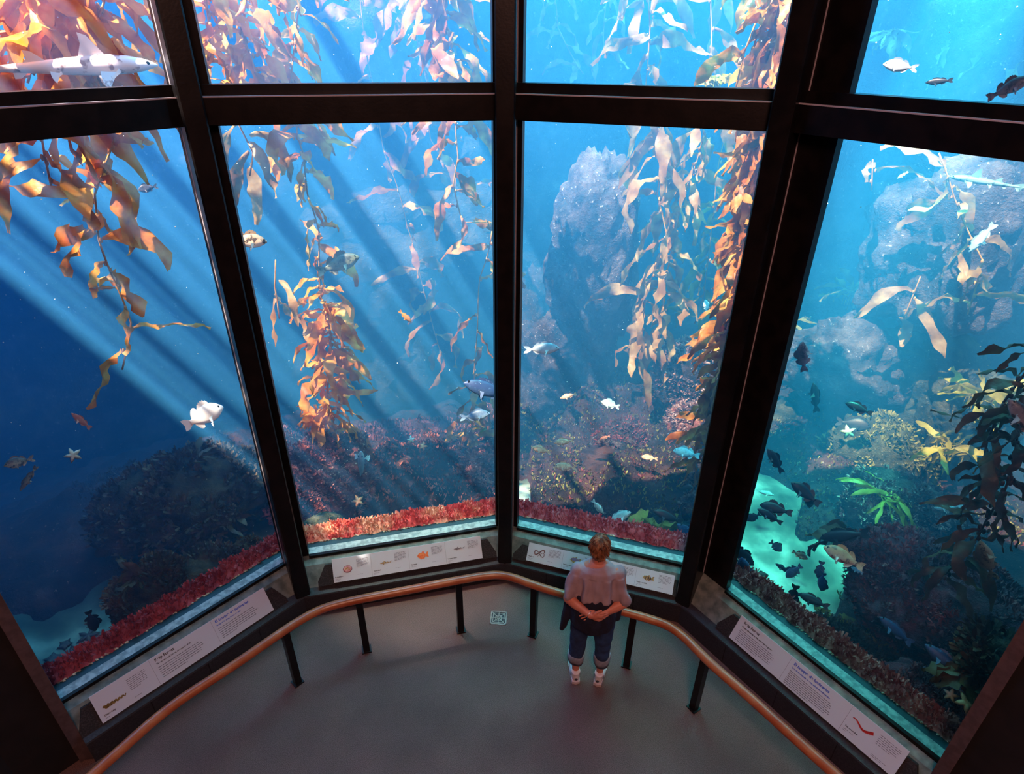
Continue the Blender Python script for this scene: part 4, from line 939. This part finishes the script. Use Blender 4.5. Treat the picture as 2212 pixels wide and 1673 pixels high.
for rr_ in (.35, .68):
    r0 = hs*rr_; e = .003; z = .0042
    for s_ in (-1, 1): mb.add([(-r0,s_*r0-e,z),(r0,s_*r0-e,z),(r0,s_*r0+e,z),(-r0,s_*r0+e,z)], [(0,1,2,3)]); mb.add([(s_*r0-e,-r0,z),(s_*r0+e,-r0,z),(s_*r0+e,r0,z),(s_*r0-e,r0,z)], [(0,1,2,3)])
mb.build('bars', M_brass, gr)
# ------------------------------------------------------------------ the visitor
class Blob(MB):
    "closed lumps that are fused into one continuous skin"
    def cap(s, a, ra, b, rb, n=12, flat=None):
        a, b = Vector(a), Vector(b); ax = (b-a); l = ax.length; ax.normalize()
        if flat is not None:
            f = Vector(flat[0]).normalized(); e1 = (f - ax*f.dot(ax)).normalized(); k1 = flat[1]
        else: e1 = ax.orthogonal().normalized(); k1 = 1
        e2 = ax.cross(e1); rings = []
        for k in range(1, 5): t = pi/2*k/4; rings.append((a - ax*ra*cos(t), ra*sin(t)))
        for k in range(0, 4): t = pi/2*k/4; rings.append((b + ax*rb*sin(t), rb*cos(t)))
        vs = [a - ax*ra]
        for c, r in rings:
            for i in range(n): an = 2*pi*i/n; vs.append(c + e1*(r*k1*cos(an)) + e2*(r*sin(an)))
        vs.append(b + ax*rb); m = len(rings)
        fs = [(0, 1+(i+1) % n, 1+i) for i in range(n)] + [(1+j*n+i, 1+j*n+(i+1) % n, 1+(j+1)*n+(i+1) % n, 1+(j+1)*n+i) for j in range(m-1) for i in range(n)]
        k = 1+(m-1)*n; fs += [(len(vs)-1, k+i, k+(i+1) % n) for i in range(n)]
        s.add(vs, fs)
    def chain(s, pts):
        for (a, ra), (b, rb) in zip(pts, pts[1:]): s.cap(a, ra, b, rb)
    def loft(s, secs, n=28, pw=1.0):
        "stack of ellipses (z, cx, cy, rx, ry)"
        vs = []
        for z, cx, cy_, rx, ry in secs:
            for i in range(n):
                an = 2*pi*i/n; c, q = cos(an), sin(an)
                vs.append((cx + rx*math.copysign(abs(c)**pw, c), cy_ + ry*math.copysign(abs(q)**pw, q), z))
        m = len(secs)
        s.add(vs, [tuple(range(n))[::-1], tuple(range((m-1)*n, m*n))] + [(j*n+i, j*n+(i+1) % n, (j+1)*n+(i+1) % n, (j+1)*n+i) for j in range(m-1) for i in range(n)])
    def fuse(s, name, mat, parent, voxel=.008, smooth=6, disp=None):
        me = s.mesh('tmp', mat); o = bpy.data.objects.new('tmp', me); COL.objects.link(o)
        r = o.modifiers.new('r', 'REMESH'); r.mode = 'VOXEL'; r.voxel_size = voxel; r.use_smooth_shade = True
        if smooth: q = o.modifiers.new('s', 'SMOOTH'); q.factor = .5; q.iterations = smooth
        dg = bpy.context.evaluated_depsgraph_get(); m2 = bpy.data.meshes.new_from_object(o.evaluated_get(dg))
        bpy.data.objects.remove(o); bpy.data.meshes.remove(me); m2.name = name
        if not m2.materials: m2.materials.append(mat)
        if disp:
            nn = [v.normal.copy() for v in m2.vertices]
            for v, n_ in zip(m2.vertices, nn): v.co += n_*disp(v.co)
        m2.polygons.foreach_set('use_smooth', [True]*len(m2.polygons)); m2.update()
        return link(name, m2, parent)
M_skin = pbr('skin', (.52, .17, .10), .5, col2=(.60, .22, .14), scale=12)
M_shirt = pbr('mauve_grey_tshirt', (.33, .25, .285), .9, col2=(.40, .31, .345), scale=7, bump=.15, bscale=220)
M_denim = pbr('blue_denim', (.012, .035, .10), .85, col2=(.02, .055, .15), scale=22, bump=.2, bscale=260)
M_cuff = pbr('denim_inside', (.20, .22, .27), .9, col2=(.26, .28, .33), scale=30)
M_jack = pbr('navy_jacket', (.004, .005, .016), .85, col2=(.008, .010, .03), scale=16)
M_shoe = pbr('white_trainer', (.72, .68, .68), .55, col2=(.80, .78, .78), scale=20)
M_sole = pbr('shoe_sole', (.62, .54, .54), .6); M_patch = pbr('dark_shoe_patch', (.05, .05, .07), .6)
M_hair = pbr('reddish_blond_hair', (.085, .028, .011), .45, col2=(.34, .135, .055), scale=26, lo=.38, hi=.62)
M_silver = pbr('bracelet_metal', (.7, .68, .62), .25, metal=1); M_lips = pbr('lips', (.45, .12, .10), .5); M_white = pbr('eye_white', (.85, .85, .82), .3)
base = (at_z(1243, 1474, 0) + at_z(1292, 1476, 0))/2 + Vector((.005, .05, 0))
pr = empty('person', base, 'person in mauve T-shirt and rolled jeans standing at the handrail, hands behind back', 'person')
pr.rotation_euler = (0, 0, radians(-6)); pr.scale = (.83, .83, .93); HK = .88
def shrink(b, k0=0): b.v[k0:] = [tuple(HC + (Vector(v)-HC)*HK) for v in b.v[k0:]]
V = Vector
TORSO = [(.72,0,0,.12,.10),(.76,0,-.005,.165,.125),(.84,0,-.012,.185,.14),(.92,0,-.008,.180,.132),(1.0,0,0,.168,.122),(1.1,0,.008,.172,.122),(1.2,0,.008,.185,.122),(1.27,0,.0,.18,.105),(1.325,0,-.005,.135,.08),(1.37,0,0,.06,.058)]
B = Blob(); B.loft(TORSO)
B.cap((0,.0,1.34),.058,(0,.025,1.45),.054)                                     # neck
HC = V((0,.035,1.505)); k0 = len(B.v)
B.ell(HC + V((0,-.012,.015)), (.076,.095,.095), 20, 14); B.ell(HC + V((0,.028,-.03)), (.062,.070,.085), 18, 12); B.cap(HC+V((0,.055,-.085)),.030,HC+V((0,.065,-.075)),.026)   # skull, face, chin
B.cap(HC+V((0,.098,.012)),.010,HC+V((0,.112,-.022)),.014); B.cap(HC+V((-.012,.098,-.026)),.008,HC+V((.012,.098,-.026)),.008)                                             # nose
for sx in (1, -1):
    B.cap(HC+V((sx*.030,.078,.022)),.016,HC+V((sx*.012,.088,.022)),.012); B.cap(HC+V((sx*.038,.070,-.030)),.024,HC+V((sx*.045,.05,-.02)),.022)                            # brow, cheek
    B.cap(HC+V((sx*.078,-.005,.015)),.012,HC+V((sx*.074,.0,-.03)),.009, flat=((1,0,0),.55))                                                                            # ear
shrink(B, k0)
def hand(wr, d, w, n, curl, thumb_up=1):
    d, w, n = V(d).normalized(), V(w).normalized(), V(n).normalized(); wr = V(wr)
    B.cap(wr, .026, wr + d*.030, .030, flat=(n, .62)); B.cap(wr + d*.035 + w*.016, .024, wr + d*.082 + w*.020, .020, flat=(n, .60)); B.cap(wr + d*.035 - w*.014, .022, wr + d*.078 - w*.022, .018, flat=(n, .60))
    for k, (off, ln) in enumerate(((.034,.068),(.012,.078),(-.011,.072),(-.032,.055))):
        p = wr + d*(.086 - .006*abs(k-1)) + w*off; a = curl*.35; r = .0094 - .0005*k; sp = w*(.10*(1.5-k)/1.5)
        for j, fr in enumerate((.46, .31, .25)):
            a += curl*(.3 + .12*k*.5); dd = (d*cos(a) + n*sin(a) + sp).normalized(); q = p + dd*ln*fr; B.cap(p, r, q, r*.92, 8); p = q; r *= .92
    p = wr + d*.022 + w*.030*thumb_up; dd = (d*.62 + w*.75*thumb_up + n*.25).normalized(); q = p + dd*.036; B.cap(p, .0135, q, .0115, 8)
    dd = (d*.9 + w*.35*thumb_up + n*.30).normalized(); e = q + dd*.030; B.cap(q, .0112, e, .0095, 8)
AL = dict(sh=V((-.170,-.005,1.268)), el=V((-.238,-.085,1.03)), wr=V((-.035,-.212,.985)))
AR = dict(sh=V((.170,-.005,1.268)), el=V((.244,-.080,1.025)), wr=V((.030,-.172,.958)))
for A in (AL, AR):
    m = A['sh'].lerp(A['el'], .45); B.chain([(A['sh'],.062),(m,.054),(A['el'],.042)])
    f = A['el'].lerp(A['wr'], .3); B.chain([(A['el'],.043),(f,.044),(A['wr'],.026)])
hand(AL['wr'], (1,.06,-.28), (.26,0,1), (.02,1,0), .55)
hand(AR['wr'], (-1,.0,-.10), (-.1,0,1), (0,-1,0), .30)
for sx in (1, -1):
    hp, kn, an = V((sx*.092,-.005,.80)), V((sx*.110,.012,.445)), V((sx*.116,-.012,.085))
    B.chain([(hp,.095),(hp.lerp(kn,.6),.072),(kn,.056)]); B.chain([(kn,.055),(kn.lerp(an,.3)+V((0,-.012,0)),.056),(an+V((0,0,.05)),.036),(an,.034)])
    B.cap(an+V((0,-.03,-.045)),.03,an+V((sx*.03,.13,-.06)),.022)
body = B.fuse('body', M_skin, pr, .0055, 5)
# eyes and lips
for sx in (1, -1):
    e = MB(); e.ell(HC+V((sx*.030,.088,.005)), (.0115,.010,.009), 10, 8, 0); e.ell(HC+V((sx*.030,.0965,.005)), (.005,.003,.005), 8, 6, 1); shrink(e); e.build('eye', [M_white, M_eye], pr, True)
e = MB(); e.ell(HC+V((0,.098,-.052)), (.021,.006,.006), 12, 6); shrink(e); e.build('lips', M_lips, pr, True)
# T-shirt
def folds(amp, vs=(14, 14, 3.5), seed=0):
    return lambda c: (amp if c.z < 1.27 else amp*.35)*(1.3*mnoise.noise(V((c.x*vs[0]+seed, c.y*vs[1], c.z*vs[2]))) + .5*mnoise.noise(V((c.x*26, c.y*26+seed, c.z*9))))
S = Blob(); S.loft([(1.045,0,-.004,.206,.152),(1.06,0,-.004,.212,.158),(1.12,0,.0,.204,.152),(1.2,0,.004,.205,.146),(1.27,0,-.002,.196,.124),(1.315,0,-.006,.162,.108),(1.35,0,-.004,.100,.086),(1.36,0,-.004,.07,.06)])
for A in (AL, AR):
    e = A['sh'].lerp(A['el'], .80); S.chain([(A['sh']+V((0,0,.0)),.068),(A['sh'].lerp(A['el'],.4),.067),(e,.066)])
shirt = S.fuse('tshirt', M_shirt, pr, .009, 4, folds(.026))
c = Blob(); c.tube([V((cos(t)*.074, sin(t)*.066-.004+.0, 1.352+.012*sin(t))) for t in [2*pi*i/24 for i in range(25)]], .010, 8); c.build('collar', M_shirt, shirt, True)
# jeans with rolled cuffs
J = Blob(); J.loft([(.66,0,-.005,.14,.11),(.72,0,-.005,.185,.135),(.84,0,-.012,.203,.156),(.94,0,-.006,.195,.145),(.98,0,0,.185,.138)])
for sx in (1, -1): J.chain([(V((sx*.102,-.008,.76)),.102),(V((sx*.110,.0,.58)),.088),(V((sx*.116,.004,.45)),.078),(V((sx*.119,-.006,.325)),.075)])
jeans = J.fuse('jeans', M_denim, pr, .009, 4, folds(.007, (12, 12, 16), 3))
for sx in (1, -1):
    mb = MB(); n = 24; vs = []; prof = [(.062,.235),(.076,.225),(.081,.27),(.080,.318),(.074,.322),(.060,.30)]
    for rr_, z in prof:
        for i in range(n):
            a = 2*pi*i/n; q = rr_*(1 + .04*sin(3*a+sx) + .03*sin(5*a)); vs.append((sx*.120 + cos(a)*q, -.010 + sin(a)*q, z + .006*sin(2*a+sx)))
    m = len(prof); mb.add(vs, [(j*n+i, j*n+(i+1) % n, ((j+1) % m)*n+(i+1) % n, ((j+1) % m)*n+i) for j in range(m) for i in range(n)]); mb.build('cuff', M_cuff, jeans, True)
# jacket tied round the waist
K = Blob(); K.loft([(.74,0,-.02,.175,.165),(.755,-.006,-.02,.206,.186),(.84,-.006,-.018,.212,.190),(.94,-.004,-.012,.208,.176),(1.02,0,-.006,.208,.160),(1.075,0,-.002,.196,.148)])
K.chain([(V((-.18,.03,1.0)),.045),(V((-.222,.01,.92)),.050),(V((-.240,-.01,.80)),.046),(V((-.262,-.02,.68)),.036),(V((-.275,-.03,.63)),.018)])
K.chain([(V((.19,.02,.98)),.04),(V((.205,.0,.88)),.042),(V((.205,-.01,.79)),.034)])
K.fuse('jacket_around_waist', M_jack, pr, .009, 3, folds(.014, (15, 15, 4), 9))
# trainers
for sx in (1, -1):
    yaw = radians(-14*sx - (5 if sx < 0 else 0)); R_ = Matrix.Rotation(yaw, 3, 'Z'); o0 = V((sx*.116, -.012, 0)); T = lambda v: o0 + R_ @ V(v)
    s_ = Blob(); s_.cap(T((0,-.035,.045)),.038,T((0,.03,.048)),.040); s_.cap(T((0,.03,.045)),.042,T((0,.14,.036)),.036, flat=((1,0,0),1.12)); s_.cap(T((0,.14,.032)),.036,T((0,.185,.028)),.028, flat=((1,0,0),1.2))
    s_.loft([(.05,*T((0,-.028,0)).xy,.040,.046),(.09,*T((0,-.024,0)).xy,.041,.047),(.118,*T((0,-.026,0)).xy,.045,.05)])
    sh = s_.fuse('shoe', M_shoe, pr, .006, 3)
    out_ = [(-.036,-.075),(0,-.085),(.036,-.075),(.042,0),(.046,.10),(.047,.16),(.036,.205),(0,.222),(-.036,.205),(-.047,.16),(-.046,.10),(-.042,0)]
    mb = MB(); mb.prism([T((x*1.04, y, 0)) for x, y in out_], .001, .028); mb.build('sole', M_sole, sh)
    mb = MB()
    for xx, zz in ((-.041, .058), (.041, .058)): mb.ell(T((xx,-.012,zz)), (.006,.018,.016), 8, 6)
    mb.ell(T((0,-.073,.055)), (.016,.008,.014), 10, 6); mb.build('heel_patch', M_patch, sh, True)
    mb = MB()
    for k in range(4): mb.tube([T((-.022,.05+k*.02,.078-k*.006)), T((0,.055+k*.02,.088-k*.006)), T((.022,.05+k*.02,.078-k*.006))], .004, 6)
    mb.build('laces', M_sole, sh, True)
# hair: a cap of overlapping wavy locks
r_ = random.Random(12); hb = Blob(); hb.ell(HC+V((0,-.022,.020)), (.088,.098,.100), 20, 14); hb.cap(HC+V((-.03,-.085,-.06)),.034,HC+V((.03,-.085,-.06)),.034); hb.cap(HC+V((0,-.075,-.085)),.034,HC+V((0,-.07,-.105)),.022)
for sx in (1, -1): hb.cap(HC+V((sx*.072,-.03,.01)),.03,HC+V((sx*.066,-.045,-.055)),.024)
shrink(hb); hair = hb.fuse('hair', M_hair, pr, .007, 2, lambda c: .010*mnoise.noise(c*38) + .006*mnoise.noise(c*75))
lk = MB()
for _ in range(620):
    th = r_.uniform(0, 2*pi); ph = r_.uniform(-.75, 1.4)
    d = V((cos(th)*cos(ph), sin(th)*cos(ph), sin(ph)))
    if d.y > .35 and d.z < .35: continue
    p = HC + V((0,-.022,.015)) + V((d.x*.090, d.y*.101, d.z*.102)); down = V((0,0,-1)) - d*V((0,0,-1)).dot(d)
    if down.length < .2: down = V((r_.uniform(-1,1), -1, 0))
    down = (down.normalized() + V((r_.uniform(-.5,.5), r_.uniform(-.5,.5), 0))).normalized(); pts_ = [p]; dv = down
    for k in range(5):
        dv = (dv + d*(.10 if k > 2 else .02) + V((r_.uniform(-.3,.3), r_.uniform(-.3,.3), -.15))).normalized(); pts_.append(pts_[-1] + dv*r_.uniform(.009,.014))
    lk.tube(pts_, [.003,.0045,.0045,.004,.003,.001], 5)
shrink(lk); o = lk.build('locks', M_hair, hair, True); o['kind'] = 'stuff'
# bracelet
bp_ = AL['el'].lerp(AL['wr'], .93); ax = (AL['wr']-AL['el']).normalized(); e1 = ax.orthogonal().normalized(); e2 = ax.cross(e1)
mb = MB(); mb.tube([bp_ + (e1*cos(t) + e2*sin(t))*.031 for t in [2*pi*i/20 for i in range(21)]], .0035, 6); mb.build('bracelet', M_silver, pr, True)
# ------------------------------------------------------------------ water and light
def water_mat():
    m, nt, out = newmat('sea_water')
    sc = N(nt, 'ShaderNodeVolumeScatter', Density=.165, Anisotropy=.1); sc.inputs['Color'].default_value = (.07, .41, 1, 1)
    ab = N(nt, 'ShaderNodeVolumeAbsorption', Density=.13); ab.inputs['Color'].default_value = (.08, .48, .97, 1)
    ad = N(nt, 'ShaderNodeAddShader'); L(nt, sc.outputs[0], ad.inputs[0]); L(nt, ab.outputs[0], ad.inputs[1])
    L(nt, ad.outputs[0], out.inputs['Volume']); return m
Z_SURF = 8.2
mb = MB()
o = [mitre(k, -.004) for k in range(5)]
foot = [Vector((-11, .6, 0)), o[0], o[1], o[2], o[3], o[4], Vector((11, .2, 0)), Vector((11, 15, 0)), Vector((-11, 15, 0))]
mb.prism(foot, -3.2, Z_SURF)
tag(mb.build('water', water_mat()), kind='structure')
sun_dir = (right*.66 + Vector((0,1,0))*.385 + Vector((0,0,-1))*1.405).normalized()
def lamp(name, typ, loc, d, energy, col, **kw):
    l = bpy.data.lights.new(name, typ); l.energy = energy; l.color = col
    for k, v in kw.items(): setattr(l, k, v)
    o = bpy.data.objects.new(name, l); COL.objects.link(o); o.location = loc
    o.rotation_euler = Vector(d).to_track_quat('-Z', 'Y').to_euler(); return o
lamp('sun', 'SUN', (0, 0, 12), sun_dir, 50, (1, .85, .84), angle=radians(.6))
lamp('sky_over_tank', 'AREA', (-4.5, 10, 9.6), (0, 0, -1), 4600, (.12, .40, 1), shape='RECTANGLE', size=10, size_y=8.5, spread=radians(95))
lamp('sky_over_tank', 'AREA', (5, 10, 8.3), (0, 0, -1), 4300, (.12, .86, 1), shape='RECTANGLE', size=11, size_y=8.5, spread=radians(95))
s2p = at_z(880, 1140, .5)
lamp('unseen_fill_spot', 'SPOT', (s2p.x-1.2, s2p.y+1.2, 7.9), (1.2, -1.2, -7.4), 5200, (1, .84, .7), spot_size=radians(15), spot_blend=.8, shadow_soft_size=.08)  # added spot, no such fixture: lifts the sill algae where sun falls short
sp = at_z(1690, 1140, -.5)
lamp('unseen_fill_spot', 'SPOT', (sp.x+.9, sp.y+.6, 7.9), (sp.x-(sp.x+.9), -.6, -8.4), 27000, (.07, .88, .76), spot_size=radians(17), spot_blend=.6, shadow_soft_size=.12)  # added spot standing in for sunlight on the right-hand sand
lamp('hall_lamp', 'AREA', (.5, -1.2, 6.2), (0, .42, -1), 215, (1, .46, .36), shape='DISK', size=1.5)
# added unseen sun blockers over the tank: solid sectors, then radial slats shaping shafts
mb = MB(); c0 = Vector((-1.7, -1.0, 0)); zt = Z_SURF + .25
def sector(a0, a1, r0, r1, z=zt, th=.06):
    q = lambda a, r: c0 + Vector((cos(radians(a))*r, sin(radians(a))*r, 0))
    mb.prism([q(a0, r0), q(a0, r1), q(a1, r1), q(a1, r0)], z, z+th)
sector(140.4, 165, 1.2, 16); sector(165, 190, 1.2, 16); sector(190, 215, 1.2, 16)
rr = random.Random(3); a = 140.4
for gap, sl, r0, r1 in ((1.3,.5,3,16),(.9,.35,3,16),(.5,.8,3,16),(.9,.5,3,7),(1.1,.7,3,16),(.5,.4,4,16),(1.5,.7,3,5.4),(1.2,.8,3,5),(1.9,1.5,7,16),(1.3,.6,3.4,5),(2.2,1.5,7.2,14),(1.6,.8,3.5,5.2),(2.2,2.2,7,16),(1.6,1.0,3.8,5.2),(2.6,1.7,7.2,14),(2.0,1.2,4,5.3)):
    a -= gap; b = a - sl; sector(b, a, r0, r1); a = b
for a_ in range(28, 98, 14): sector(a_, a_+14, 7.9, 17)  # more unseen blockers, added to keep direct sun off the far right
tag(mb.build('trim_20', M_wood), kind='structure')
w = bpy.data.worlds.new('world'); scene.world = w; w.use_nodes = True
w.node_tree.nodes['Background'].inputs[0].default_value = (.3, .5, .8, 1); w.node_tree.nodes['Background'].inputs[1].default_value = .0
scene.view_settings.view_transform = 'Standard'
scene.view_settings.look = 'None'
cy = scene.cycles
cy.max_bounces = 6; cy.diffuse_bounces = 2; cy.glossy_bounces = 2; cy.transmission_bounces = 2; cy.volume_bounces = 0; cy.transparent_max_bounces = 12
cy.use_adaptive_sampling = True; cy.adaptive_threshold = .03
cy.sample_clamp_indirect = 4
cy.use_denoising = True
